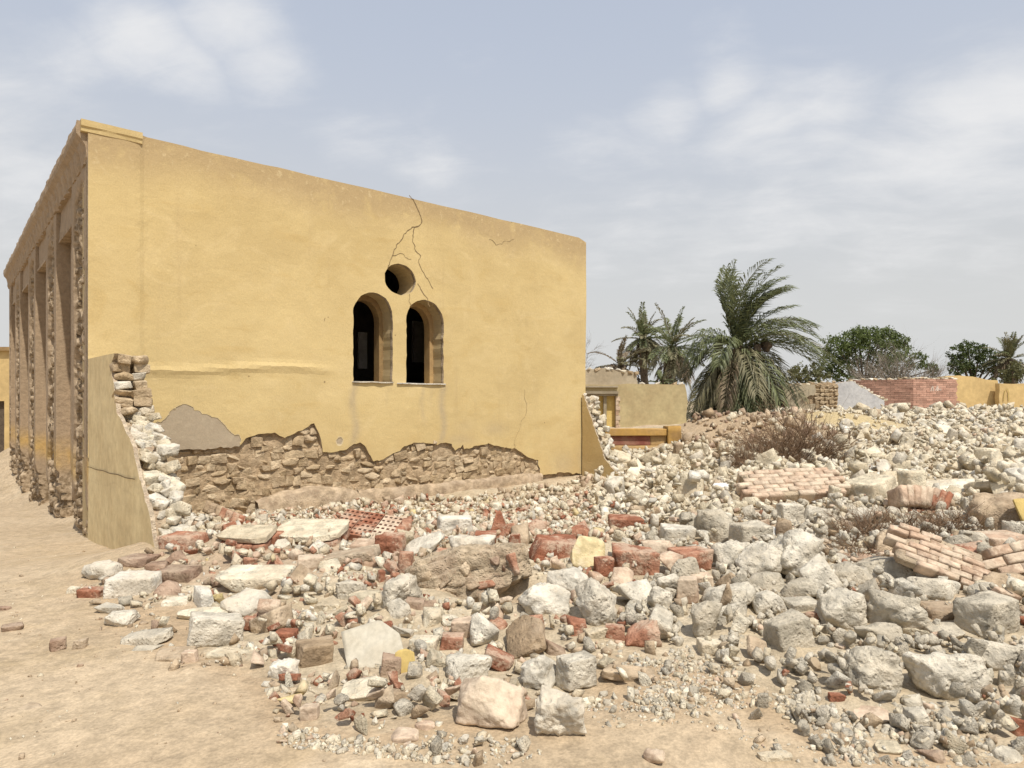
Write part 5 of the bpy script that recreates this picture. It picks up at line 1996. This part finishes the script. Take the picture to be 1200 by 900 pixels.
H_(735, 613, 44, 24, 'brick', 'brick', 'bright red grooved hollow brick lying alone on the pale rubble', 'brick', rough=1.2)
H_(744, 657, 54, 34, 'stone', 'brick', 'broken red brick mass in front of the pale cream slab', 'brick', rough=1.5)
H_(770, 645, 40, 26, 'stone', 'pink', 'dusty red brick end in the middle of the red brick heap', 'brick')
H_(783, 661, 32, 26, 'stone', 'pink', 'dusty pink brick lump in front of the red brick heap', 'brick')
H_(810, 655, 44, 34, 'block', 'brick', 'large red brick lump next to the greyish boulder pair', 'brick', yaw=24)
H_(708, 664, 22, 26, 'brick', 'brick', 'narrow red brick right beside the yellow stone', 'brick')
H_(729, 677, 36, 22, 'stone', 'pink', 'dull pink brick flake above the largest pale boulder', 'brick')
H_(665, 683, 50, 34, 'lump', 'white', 'smooth whitish egg shaped rock below the yellow stone', n=16, rough=.6)
H_(636, 703, 60, 44, 'lump', 'white', 'knobbly pale boulder under the egg shaped rock', n=16, rough=1.4)
H_(701, 708, 58, 62, 'lump', 'grey', 'largest pale grey boulder in the middle of the heap', n=18)
H_(745, 697, 52, 34, 'stone', 'grey', 'long pale grey rock above the round brown brick clump', n=14)
H_(617, 746, 50, 56, 'slab', 'tan', 'long smooth tan stone bar lying slanted towards the white rocks', th=16, tilt=38, roll=-32, yaw=-20)
H_(584, 773, 36, 25, 'brick', 'brick', 'orange red rounded brick beside the tan stone bar', 'brick', roll=24)
H_(550, 786, 56, 38, 'lump', 'grey', 'grey pitted boulder behind the big pink rock', n=16)
H_(577, 824, 80, 70, 'lump', 'pink', 'big rounded pink rock at the front of the heap', n=22, rough=.55)
H_(655, 838, 62, 60, 'lump', 'white', 'white heart shaped rock with a notch at the front edge', n=20, rough=1.2)
H_(632, 788, 48, 44, 'lump', 'white', 'white pitted round rock behind the heart shaped rock', n=16, rough=1.2)
H_(675, 787, 44, 48, 'block', 'grey', 'grey angular block touching the white pitted rock', n=14, yaw=30)
H_(650, 760, 36, 26, 'stone', 'brown', 'greyish brown stone between the tan bar and the red cube')
H_(677, 738, 25, 28, 'stone', 'brick', 'reddish brown brick stump under the knobbly pale boulder', 'brick')
H_(697, 747, 25, 25, 'stone', 'cream', 'cream white angular stone between two red brick stumps')
H_(720, 742, 24, 26, 'block', 'brick', 'red brick cube below the largest pale grey boulder', 'brick')
H_(752, 745, 46, 38, 'lump', 'brick', 'round brown red clump of brick above the fine gravel', 'brick')
H_(437, 757, 68, 56, 'slab', 'board', 'clean white board or tile leaning on the gravel', 'board', tilt=40, th=4, roll=-14, rough=.5, name='white_board', yaw=12)
H_(427, 808, 56, 30, 'slab', 'cream', 'flat cream slab on the gravel below the white board', th=8, tilt=12, roll=-8)
H_(458, 781, 26, 34, 'block', 'brown', 'brown brick block with its sunlit face coloured yellow, right of the white board', yaw=8)
H_(475, 779, 24, 36, 'slab', 'yellowface', 'yellow slab coloured as sunlit face, stuck on the brown brick block', 'plaster', tilt=74, th=5, rough=.6, yaw=14)  # sunlit side of the brick cube put into colour as a separate slab
H_(530, 753, 28, 25, 'block', 'brick', 'dark reddish brick lump between the yellow faced block and the tan bar', 'brick')
H_(544, 737, 34, 26, 'stone', 'pink', 'pinkish white stone just below the big masonry chunk')
H_(511, 727, 34, 26, 'stone', 'cream', 'cream stone at the shaded lower edge of the masonry chunk')
H_(472, 743, 23, 23, 'stone', 'white', 'small white cube between the white board and the tall grey boulder')
H_(497, 757, 32, 21, 'stone', 'cream', 'cream lump right of the upper corner of the white board')
H_(568, 742, 34, 40, 'stone', 'grey', 'grey stone left of the tan bar in the deep shade')
H_(472, 863, 38, 17, 'lump', 'pink', 'reddish flat brick lump alone on the sand in front', 'brick')
H_(498, 851, 24, 14, 'lump', 'pink', 'small reddish lump beside the flat brick lump on the sand', 'brick')
H_(519, 820, 20, 20, 'stone', 'brick', 'orange red brick bit left of the big pink rock', 'brick')
H_(543, 866, 13, 12, 'lump', 'white', 'tiny round white pebble on the sand below the big pink rock')
H_(15, 735, 22, 13, 'block', 'brown', 'dark brown stone on the bare path, second from the picture edge', yaw=30)
H_(5, 714, 13, 8, 'stone', 'brown', 'small dark stone on the bare path at the very edge')
H_(68, 755, 18, 17, 'block', 'brown', 'dark pointed stone on the bare path with a smaller pale one beside it', yaw=40)
H_(94, 755, 13, 12, 'stone', 'tan', 'small pale tan stone on the bare path beside the dark pointed one')
H_(35, 830, 26, 10, 'stone', 'tan', 'flat tan scrap of stone low on the bare path')
H_(174, 855, 16, 7, 'slab', 'wood', 'thin dark wood splinter on the bare path', 'splinter', th=3, tilt=4, name='wood_splinter', roll=-20)
H_(94, 780, 7, 5, 'stone', 'brown', 'tiny brown pebble alone on the bare path')

H_(794, 626, 40, 27, 'block', 'white', 'whitish block left of the greyish boulder pair')
H_(837, 618, 48, 42, 'lump', 'grey', 'blocky grey boulder, the back one of the greyish pair', n=16)
H_(880, 628, 44, 38, 'block', 'grey', 'grey cube shaped boulder beside the white chips', n=15, yaw=20)
H_(906, 624, 10, 16, 'slab', 'whitechip', 'white plaster chip standing next to the grey cube shaped boulder', 'chip', th=4, tilt=65, rough=.4)
H_(905, 639, 14, 13, 'slab', 'whitechip', 'white plaster chip lying just below the standing chip', 'chip', th=4, tilt=30, rough=.4)
H_(856, 653, 52, 38, 'lump', 'grey', 'dusty grey boulder below the blocky boulder pair', n=15)
H_(890, 660, 58, 46, 'lump', 'grey', 'grey ridged boulder left of the tall layered one', n=15)
H_(934, 652, 74, 62, 'lump', 'grey', 'tall layered grey boulder at the end of the thorn brush', n=18, rough=1.3)
H_(898, 681, 48, 26, 'lump', 'grey', 'low grey rock in front of the ridged boulder')
H_(936, 692, 52, 28, 'stone', 'grey', 'grey wedge shaped rock under the tall layered boulder')
H_(940, 711, 42, 19, 'stone', 'grey', 'small long grey rock above the flat faced block')
H_(828, 727, 42, 48, 'lump', 'grey', 'round grey boulder like a ball above the fine gravel', n=16, rough=.8)
H_(853, 698, 60, 38, 'lump', 'grey', 'wide grey boulder behind the ball shaped one', n=15)
H_(900, 706, 40, 28, 'stone', 'grey', 'pointed grey rock between the ball shaped boulder and the flat faced block')
H_(923, 743, 50, 52, 'block', 'grey', 'flat faced yellowish grey block set upright in the gravel', yaw=18, roll=-10, n=15)
H_(949, 725, 18, 18, 'stone', 'brick', 'small red brick between flat faced block and huge round boulder', 'brick')
H_(833, 759, 30, 20, 'stone', 'cream', 'white flat stone in the gravel under the ball shaped boulder')
H_(887, 760, 26, 28, 'slab', 'tan', 'tan flake of stone leaning on the flat faced block', th=6, tilt=50, roll=30)
H_(820, 680, 28, 21, 'brick', 'pink', 'pinkish brick above the ball shaped boulder', 'brick')
H_(806, 691, 26, 30, 'stone', 'pink', 'pink brick lump left of the pinkish brick', 'brick')
H_(774, 703, 30, 30, 'lump', 'grey', 'grey knobbly stone between long pale rock and pink brick lump')
H_(783, 684, 30, 22, 'lump', 'white', 'pale rounded stone in front of the red brick heap')
H_(985, 718, 54, 56, 'lump', 'grey', 'huge round grey boulder with one dark pit', n=18)
H_(991, 675, 62, 38, 'lump', 'grey', 'long grey boulder just below the thorn brush', n=16)
H_(1033, 666, 62, 32, 'lump', 'grey', 'rounded grey boulder directly under the tilted brick slab', n=16)
H_(1050, 720, 70, 58, 'lump', 'grey', 'big bulging grey boulder with crusty face in the boulder pile', n=18, rough=1.3)
H_(1102, 717, 50, 30, 'block', 'tan', 'greenish brown beam shaped stone right of the bulging boulder', n=12)
H_(1086, 688, 82, 36, 'lump', 'grey', 'very wide low grey boulder below the tilted brick slab', n=18)
H_(1157, 722, 68, 60, 'block', 'grey', 'big blocky grey boulder at the edge with a dark pit', n=18, yaw=24)
H_(1035, 746, 64, 34, 'lump', 'grey', 'oblong grey boulder above the pair of great front boulders', n=16)
H_(1025, 788, 80, 66, 'lump', 'grey', 'great grey front boulder with a straight cracked side', n=20, rough=1.1)
H_(1106, 791, 88, 62, 'lump', 'grey', 'greatest smooth pale boulder at the front of the pile', n=20)
H_(1106, 740, 42, 24, 'slab', 'grey', 'flat grey slab with a red speck between boulders', th=9, tilt=14)
H_(1099, 748, 12, 13, 'stone', 'brick', 'tiny red brick speck under the flat grey slab', 'brick')
H_(1162, 768, 48, 38, 'stone', 'grey', 'grey cracked block beside the greatest smooth boulder', n=14)
H_(1074, 747, 28, 22, 'stone', 'cream', 'small creamy stone between oblong boulder and flat grey slab')
H_(1178, 688, 62, 34, 'lump', 'tan', 'olive tan rounded boulder at the edge under the brick fragment', n=15)
H_(1170, 634, 64, 30, 'block', 'pink', 'pinkish long chunk of plaster under the yellow painted boulder', n=14, yaw=10)
H_(1176, 604, 80, 56, 'lump', 'tan', 'large tan boulder with a yellow painted patch at the picture edge', n=18)
H_(1020, 577, 54, 42, 'block', 'cream', 'pale wedge of cut stone behind the curved brick row', n=14, yaw=28, roll=-8)
H_(962, 585, 42, 20, 'slab', 'whitechip', 'bright white tile lying slanted on grey stones by the brick slab', 'tile', th=3, tilt=20, rough=.4, name='white_tile', lift=4)
H_(925, 602, 30, 30, 'block', 'grey', 'grey square stone under the bright white tile')
H_(957, 604, 36, 22, 'stone', 'grey', 'grey lump holding up the bright white tile')
H_(990, 577, 26, 30, 'slab', 'pink', 'pink slab standing on edge at the end of the brick slab', th=6, tilt=58, roll=20)
H_(846, 571, 22, 12, 'slab', 'whitechip', 'small white tile by the near corner of the brick slab', 'tile', th=3, tilt=12, rough=.4, name='white_tile')
H_(1130, 572, 90, 24, 'slab', 'cream', 'broad pale slab sloping up past the curved brick row', th=10, tilt=8, roll=-6)
H_(1188, 560, 34, 12, 'slab', 'whitechip', 'white sheet scrap at the picture edge on the pale slab', 'scrap', th=2, tilt=14, rough=.5, name='white_scrap')
H_(1040, 650, 30, 13, 'brick', 'pink', 'pink brick lying flat left of the tilted brick slab', 'brick')
H_(1010, 655, 34, 14, 'brick', 'pink', 'pale pink brick lying under the thorn brush', 'brick')
H_(1039, 637, 22, 36, 'slab', 'tan', 'tan upright slab splinter behind the tilted brick slab', th=8, tilt=60, roll=16)
H_(955, 778, 11, 52, 'slab', 'wood', 'short weathered wooden stick lying upright in the gravel', 'stick', th=7, tilt=32, roll=0, name='wooden_stick', yaw=14, rough=.5)
H_(979, 821, 19, 19, 'stone', 'brick', 'bright red brick bit alone on the gravel before the boulders', 'brick')
H_(944, 821, 22, 20, 'stone', 'cream', 'pale stone left of the bright red brick bit')
H_(1069, 826, 24, 20, 'stone', 'grey', 'grey cube pebble at the foot of the two great front boulders')
H_(1021, 838, 42, 22, 'slab', 'pink', 'flat pinkish flake on the gravel in front of the boulders', th=7, tilt=7)
H_(1075, 845, 26, 25, 'stone', 'grey', 'square grey pebble right below the grey cube pebble')
H_(1104, 841, 26, 22, 'stone', 'grey', 'rounded grey pebble below the greatest smooth boulder')
H_(1092, 886, 26, 20, 'stone', 'brown', 'dark brown lump in the lower gravel')
H_(1180, 889, 38, 26, 'stone', 'grey', 'grey egg like stone at the bottom corner')
H_(1193, 855, 16, 26, 'stone', 'brick', 'dark pink brick lump at the picture edge low down', 'brick')
H_(767, 886, 26, 16, 'lump', 'pink', 'pinkish stone alone on the sand at the bottom', n=10)
H_(1040, 876, 28, 18, 'slab', 'cream', 'cream flake in the lower gravel', th=6, tilt=10)
H_(737, 790, 72, 22, 'slab', 'tan', 'tan slab mostly buried in sand below the round brick clump', th=10, tilt=8, roll=10)
H_(908, 886, 40, 14, 'slab', 'cream', 'pale buried slab in the sand at the bottom', th=6, tilt=6)
# plaster slabs with red brick under them, and mortared fragments
for (px, py, w, h, lab) in ((291, 629, 66, 24, 'big smooth plaster slab with a red brick underside, the one nearer the stub wall'), (364, 625, 84, 30, 'big cracked plaster slab with a red brick underside, nearer the hollow bricks')):
    o = H_(px, py, w, h, 'slab', 'cream', lab, 'slab', th=7, tilt=11, n=14, rough=.8, lift=4)
    X, D, Z = ground_at(px, py + 20)
    s = D / FPX
    wd = w * s
    for k in range(5):
        link('brick', lib_brick('brick', wd / 5.2, .16, .085), o, (-wd * .40 + wd * .2 * k, -.10, -.075), (R.uniform(-.05, .05), R.uniform(-.05, .05), R.uniform(-.1, .1)))
        link('brick', lib_brick('brick', wd / 5.2, .16, .085), o, (-wd * .40 + wd * .2 * k, .09, -.075), (R.uniform(-.05, .05), R.uniform(-.05, .05), R.uniform(-.1, .1)))
o = H_(412, 652, 70, 26, 'block', 'mortar', 'mortared fragment of brickwork in front of the hollow bricks', 'brickwork', n=14, rough=1.3, roll=-10, yaw=-8)
for k in range(4):
    link('brick', lib_brick('pink', .13, .10, .07), o, (-.2 + .13 * k, -.10, -.05), (R.uniform(-.1, .1), R.uniform(-.1, .1), R.uniform(-.1, .1)))
o = H_(436, 640, 50, 18, 'slab', 'pink', 'narrow course of bricks with mortar on top, under the hollow bricks', 'brickwork', th=9, tilt=8, n=10)
o = H_(458, 637, 34, 30, 'block', 'brick', 'dark red broken brick mass at the end of the hollow bricks', 'brick', rough=1.6)
X, D, Z = ground_at(270, 612)
rowt = thing('brick_row', 'slanting row of red bricks with pale mortar above the plaster slabs', 'brickwork', tuple(P3(272, 603, D)))
for k in range(9):
    s = D / FPX
    link('brick', lib_brick('brick' if k > 2 else 'tan', 8 * s, .2, 14 * s), rowt, ((-30 + 8.4 * k) * s, -.05 * k + .1, (6 - 2.0 * k) * s), (-.35, math.radians(14 + R.uniform(-4, 4)), math.radians(R.uniform(-8, 8))))
deposit(np.array([(rowt.location.x + (-30 + 8.4 * k) * s, rowt.location.y + dy, rowt.location.z + (10 - 2 * k) * s) for k in range(9) for dy in (-.1, 0, .1)]))
# yellow patch of paint that still sticks to the large tan boulder
for o in list(COL.objects):
    if o.get('label', '').startswith('large tan boulder with a yellow'):
        d_ = o.dimensions
        V, F = rock_verts('slab', (d_.x * .62, .035, d_.z * .5), 6, NR, .8)
        link('paint_patch', mesh_from('paint_patch', V, F, M['yellowface']), o, (d_.x * .12, -d_.y * .40, d_.z * .20), (math.radians(-28), 0, .1))

# ------------------------------------------------------------------ everything between them
def px_poly_to_world(poly):
    return [ground_at(x, y)[:2] for x, y in poly]


ZONES = {
    # name: polygon (photograph points carried onto the ground)
    'field': [(700, 556), (720, 535), (800, 520), (840, 500), (900, 486), (1330, 480), (1330, 600), (1000, 600), (860, 610), (760, 625), (690, 600)],
    'boulders': [(750, 632), (860, 606), (1000, 598), (1330, 598), (1330, 850), (1150, 850), (960, 825), (880, 790), (800, 760), (720, 740)],
    'centre': [(225, 640), (250, 600), (330, 598), (480, 588), (700, 580), (760, 625), (740, 760), (690, 815), (560, 848), (430, 866), (330, 852), (310, 800), (285, 780), (265, 745), (240, 715), (190, 712), (165, 660), (185, 640)],
    'fringe': [(80, 690), (165, 655), (240, 715), (300, 785), (205, 790), (130, 745)],
    'gravel': [(310, 800), (330, 855), (430, 868), (560, 850), (690, 815), (740, 770), (800, 760), (880, 790), (960, 825), (1150, 850), (1330, 850), (1330, 898), (930, 898), (820, 850), (700, 850), (600, 898), (480, 890), (330, 880)],
    'corner': [(920, 835), (1000, 828), (1330, 832), (1330, 898), (1000, 898), (940, 870)],
    'path': [(0, 640), (90, 640), (180, 720), (290, 800), (320, 860), (480, 898), (0, 898)],
    'foot': [(235, 600), (420, 596), (640, 572), (700, 556), (700, 580), (480, 590), (330, 600), (250, 612)],
    'brown': [(792, 535), (800, 497), (850, 484), (910, 484), (960, 495), (988, 515), (985, 545), (900, 552), (830, 548)],
    'stubfoot': [(160, 600), (200, 572), (238, 590), (248, 615), (225, 650), (178, 655)],
}
ZW = {k: px_poly_to_world(v) for k, v in ZONES.items()}
# kind -> (shape, materials with weights)
PAL = {
    'field': [('stone', 'cream', 58), ('lump', 'cream', 5), ('stone', 'white', 14), ('slab', 'cream', 16), ('stone', 'tan', 4), ('brick', 'pink', 1.5)],
    'boulders': [('lump', 'grey', 52), ('stone', 'grey', 24), ('stone', 'cream', 12), ('stone', 'tan', 6), ('brick', 'pink', 3), ('stone', 'brick', 2)],
    'centre': [('stone', 'cream', 38), ('stone', 'white', 10), ('lump', 'grey', 8), ('slab', 'cream', 14), ('stone', 'tan', 8), ('stone', 'brick', 10), ('brick', 'brick', 7), ('stone', 'pink', 10), ('stone', 'yellowstone', 1.5)],
    'fringe': [('stone', 'cream', 40), ('stone', 'tan', 35), ('stone', 'grey', 15), ('stone', 'brown', 10)],
    'gravel': [('stone', 'cream', 45), ('stone', 'grey', 40), ('stone', 'tan', 10), ('stone', 'pink', 5)],
    'corner': [('stone', 'grey', 45), ('lump', 'grey', 25), ('stone', 'cream', 20), ('stone', 'tan', 7), ('stone', 'pink', 3)],
    'path': [('stone', 'tan', 60), ('stone', 'cream', 30), ('stone', 'brown', 10)],
    'foot': [('stone', 'tan', 45), ('stone', 'cream', 45), ('stone', 'pink', 10)],
    'brown': [('stone', 'tan', 50), ('slab', 'tan', 12), ('stone', 'brown', 24), ('stone', 'pink', 8), ('stone', 'cream', 8)],
    'stubfoot': [('stone', 'white', 80), ('stone', 'cream', 15), ('stone', 'pink', 5)],
}
PLAN = [  # zone, count, smallest, largest, reach of piling above the ground
    ('field', 620, .20, .46, .35), ('boulders', 130, .13, .27, .30), ('centre', 230, .10, .19, .35), ('brown', 80, .16, .40, .3), ('stubfoot', 60, .10, .26, .5),
    ('field', 3000, .10, .21, .35), ('boulders', 640, .06, .13, .26), ('centre', 3200, .042, .10, .3), ('brown', 420, .08, .18, .3), ('foot', 160, .05, .16, .15), ('corner', 34, .06, .11, .08), ('fringe', 60, .035, .09, .1), ('stubfoot', 90, .05, .10, .4), ('gravel', 40, .05, .085, .1),
    ('field', 8000, .05, .10, .3), ('boulders', 4500, .025, .065, .25), ('centre', 7000, .020, .052, .2), ('foot', 500, .02, .05, .12), ('fringe', 260, .012, .035, .05), ('corner', 420, .02, .06, .06), ('path', 160, .008, .022, .03), ('path', 14, .022, .04, .03), ('stubfoot', 300, .02, .05, .3), ('gravel', 700, .02, .048, .06),
    ('path', 700, .004, .010, .03), ('corner', 900, .012, .03, .06), ('gravel', 3600, .008, .022, .04), ('boulders', 1500, .012, .026, .2), ('centre', 1500, .010, .024, .15),
]
rs = np.random.RandomState(99)


def blocked(x, y, r):
    a, b_ = to_house(x, y)
    if -0.05 < a < 8.5 and -r - 0.02 < b_ < 11.5:
        return True
    if -0.05 - r * .8 < a < 0.42 and -3.15 < b_ <= 0.1:
        return True
    if 8.0 < a < 8.6 and -1.0 < b_ <= 0:
        return True
    return False


pieces = []          # zone, shape, material, size, centre
for zone, cnt, s0, s1, reach in PLAN:
    poly = ZW[zone]
    pa_ = np.array(poly)
    pal = PAL[zone]
    wts = np.array([p[2] for p in pal], float)
    wts /= wts.sum()
    lo, hi = pa_.min(0), pa_.max(0)
    made = 0
    C = np.zeros((0, 2))
    while len(C) < cnt * 3:
        q = lo + (hi - lo) * rs.uniform(size=(cnt * 8, 2))
        q = q[in_poly(q[:, 0], q[:, 1], poly)]
        C = np.concatenate([C, q])
    sizes = np.sort(s0 * (s1 / s0) ** (rs.uniform(size=cnt) ** 1.35))[::-1]
    for k in range(cnt):
        s = sizes[k]
        best, bz = None, 1e9
        for t_ in range(3):
            x, y = C[3 * k + t_]
            j, i = cell(x, y)
            if not (3 < i < GNX - 4 and 3 < j < GNY - 4) or blocked(x, y, s / 2):
                continue
            if math.hypot((x - CAVITY[0] + .06) / .52, (y - CAVITY[1] + .02) / .26) < 1 and s > .03:
                continue
            if zone in ('gravel', 'corner', 'fringe', 'path') and s < .06:
                if float(fbm(np.array([[x * 2.2, y * 2.2, 3.0]]), 88, 2)[0]) < rs.uniform(-.45, .25):
                    continue
            if HERO[j, i] and not (s < .06 and rs.uniform() < .05):
                continue
            if s > .06:
                rr_ = s * .42
                if sum(bool(HERO[cell(x + ex_ * rr_, y + ey_ * rr_)]) for ex_, ey_ in ((1, 0), (-1, 0), (0, 1), (0, -1))) >= 2:
                    continue
            hgt = HM[j, i] - HT[j, i]
            if zone == 'gravel':
                X_, Y_ = project(x, y, HT[j, i])
                # thin out the bare sandy patch in front
                if 640 < X_ < 950 and Y_ > 835 and rs.uniform() < .75:
                    continue
            if zone == 'field' and ((sand_amount(x, y) > .45 and rs.uniform() < .8) or (((x - 5.5) / 2.2) ** 2 + ((y - 15.4) / 2.5) ** 2 < 1 and rs.uniform() < .93)):
                continue
            if hgt < bz and hgt < reach:
                best, bz = (x, y, j, i), hgt
                if s > .07 and k % 2:
                    break
        if best is None:
            continue
        x, y, j, i = best
        r = max(1, int(round(s * .42 / GR)))
        if s < .06:
            w3 = HM[j - 1:j + 2, i - 1:i + 2]
            if w3.max() - w3.min() > .05 + s:
                continue
        win = HM[j - r:j + r + 1, i - r:i + r + 1] if r < 4 else HM[max(0, j - r):j + r + 1, max(0, i - r):i + r + 1]
        base = float(np.percentile(win, 50)) if s > .06 else float(win.min())
        kk = rs.choice(len(pal), p=wts)
        shape, mat, _ = pal[kk]
        hz = s * (.36 if shape != 'slab' else .16)
        zc = base + hz * (rs.uniform(.45, .85) if s > .06 else rs.uniform(.15, .6))
        if s > .06:
            jj, ii = np.mgrid[-r:r + 1, -r:r + 1]
            d2 = (jj ** 2 + ii ** 2) / float((r + .5) ** 2)
            top = zc + hz * np.sqrt(np.clip(1 - d2, 0, 1)) * .9
            if win.shape == top.shape:
                np.copyto(win, np.where(d2 < 1, np.maximum(win, top), win))
        pieces.append((zone, shape, mat, s, (x, y, zc)))
        made += 1

# shape library
LIB = {}
for shape in ('stone', 'lump', 'slab', 'brick', 'block'):
    for nn in (2, 3, 7):
        dm = {'stone': lambda: (1, NR.uniform(.5, .9), NR.uniform(.3, .7)), 'lump': lambda: (1, NR.uniform(.65, .95), NR.uniform(.5, .8)), 'slab': lambda: (1, NR.uniform(.5, .95), NR.uniform(.14, .28)), 'brick': lambda: (1, NR.uniform(.45, .7), NR.uniform(.3, .45)), 'block': lambda: (1, .8, .7)}[shape]
        LIB[shape, nn] = [rock_verts(shape, dm(), nn, NR, 1.0 if nn > 3 else .8) for _ in range(14 if nn == 7 else 12)]

kinds = {}
for q, p in enumerate(pieces):
    zone, shape, mat, s, c = p
    kind = 'broken_brick' if mat in ('brick', 'pink') else ('concrete_lump' if mat == 'grey' else 'rubble_stone')
    X_, Y_ = project(c[0], c[1], c[2])
    vis = (-10 < X_ < 1210) and (Y_ < 905)
    kinds.setdefault(kind, []).append((s / c[1] * FPX if vis else 0.0, q))
WHERE = {
    'field': 'in the wide pale rubble field beyond the brick slab', 'boulders': 'among the grey boulders by the tilted brick slab', 'centre': 'in the mixed heap before the yellow wall',
    'fringe': 'strewn on the dirt at the heap edge', 'gravel': 'in the gravel at the front', 'corner': 'in the coarse gravel before the great boulders', 'path': 'scattered over the bare path', 'foot': 'along the foot of the yellow wall', 'brown': 'on the brown mound under the big palm', 'stubfoot': 'spilled from the torn stub wall',
}
LOOK = {'cream': 'angular cream stone', 'white': 'chalky white stone', 'grey': 'dusty grey concrete lump', 'tan': 'rough tan stone', 'brown': 'dark brown stone', 'brick': 'broken red brick', 'pink': 'dusty pink brick piece', 'yellowstone': 'yellowish stone'}
import re
MARKS = []
for o in COL.objects:
    if o.parent is None and o.get('category') and o.get('label'):
        l = re.split(r"[,]| (?:in|at|on|below|above|beside|behind|between|under|by|with|next|lying|standing|right|left|of rubble|among|resting|half|rising|touching|alone|just|stuck|from|poking|sloping|holding|leaning|set|strewn|tucked|wedged|buried|mostly|directly|where) ", o['label'])[0]
        if 2 <= len(l.split()) <= 7:
            MARKS.append((o.location.x, o.location.y, l))
MARKS += [(5.2, 16.0, 'big windblown palm'), (13.0, 22.5, 'pink brick wall'), (3.0, 13.6, 'orange parapet'), (8.4, 16.8, 'yellow sand heap'), (19.0, 24.5, 'ochre boundary wall'), (8.0, 19.5, 'grey broken wall')]
MK = np.array([m[:2] for m in MARKS])


def near_mark(x, y):
    d = np.hypot(MK[:, 0] - x, MK[:, 1] - y)
    return MARKS[int(np.argmin(d))][2]


single = set()
for kind, lst in kinds.items():
    lst.sort(reverse=True)
    cap = {'rubble_stone': 215, 'broken_brick': 150, 'concrete_lump': 190}[kind]
    for px_, q in lst[:cap]:
        if px_ > 9:
            single.add(q)
ME = {}
for q in sorted(single):
    zone, shape, mat, s, c = pieces[q]
    v = rs.randint(14)
    key = (shape, mat, v, zone == 'field')
    if key not in ME:
        V, F = LIB[shape, 7][v]
        ME[key] = mesh_from('rubble', V * .25, F, M[mat])
    kind = 'broken_brick' if mat in ('brick', 'pink') else ('concrete_lump' if mat == 'grey' else 'rubble_stone')
    k = s / .25
    tip = .5 if shape in ('slab', 'brick') else 3.1
    o = link(kind, ME[key], None, c, (rs.uniform(-tip, tip), rs.uniform(-tip, tip), rs.uniform(-3.1, 3.1)), (k, k * rs.uniform(.85, 1.15), k * rs.uniform(.85, 1.15)))
    px_ = s / c[1] * FPX
    sz = 'large ' if px_ > 30 else ('mid sized ' if px_ > 17 else 'small ')
    lab = sz + (LOOK[mat] if shape != 'slab' else 'flat ' + LOOK[mat]) + ' nearest the ' + near_mark(c[0], c[1])
    tag(o, lab, 'brick' if kind == 'broken_brick' else 'stone', lab.replace(LOOK[mat], LOOK[mat] + 's'))

# the rest, joined by look and place
bins = {}
for q, p in enumerate(pieces):
    if q not in single:
        bins.setdefault((p[0], p[2]), []).append(q)
for (zone, mat), qs in bins.items():
    VV, FF, n0 = [], [], 0
    for q in qs:
        _, shape, _, s, c = pieces[q]
        nn = 3 if s / c[1] * FPX > 8 else 2
        V, F = LIB[shape, nn][rs.randint(12)]
        tip = .6 if shape in ('slab', 'brick') else 3.1
        Rm = rot_m((rs.uniform(-tip, tip), rs.uniform(-tip, tip), rs.uniform(-3.1, 3.1)))
        VV.append((V * s * rs.uniform(.85, 1.15, 3)) @ Rm.T + np.array(c))
        FF.append(F + n0)
        n0 += len(V)
    nm = 'gravel' if zone == 'gravel' else 'rubble'
    o = link(nm, mesh_from(nm, np.concatenate(VV), np.concatenate(FF), M[mat]))
    tag(o, 'small ' + LOOK[mat].replace('stone', 'stones').replace('lump', 'lumps').replace('piece', 'pieces') + ' ' + WHERE[zone], nm, None, 'stuff')
print('rubble pieces', len(pieces), 'single', len(single), 'tris', sum(len(m.polygons) for m in bpy.data.meshes) * 2)
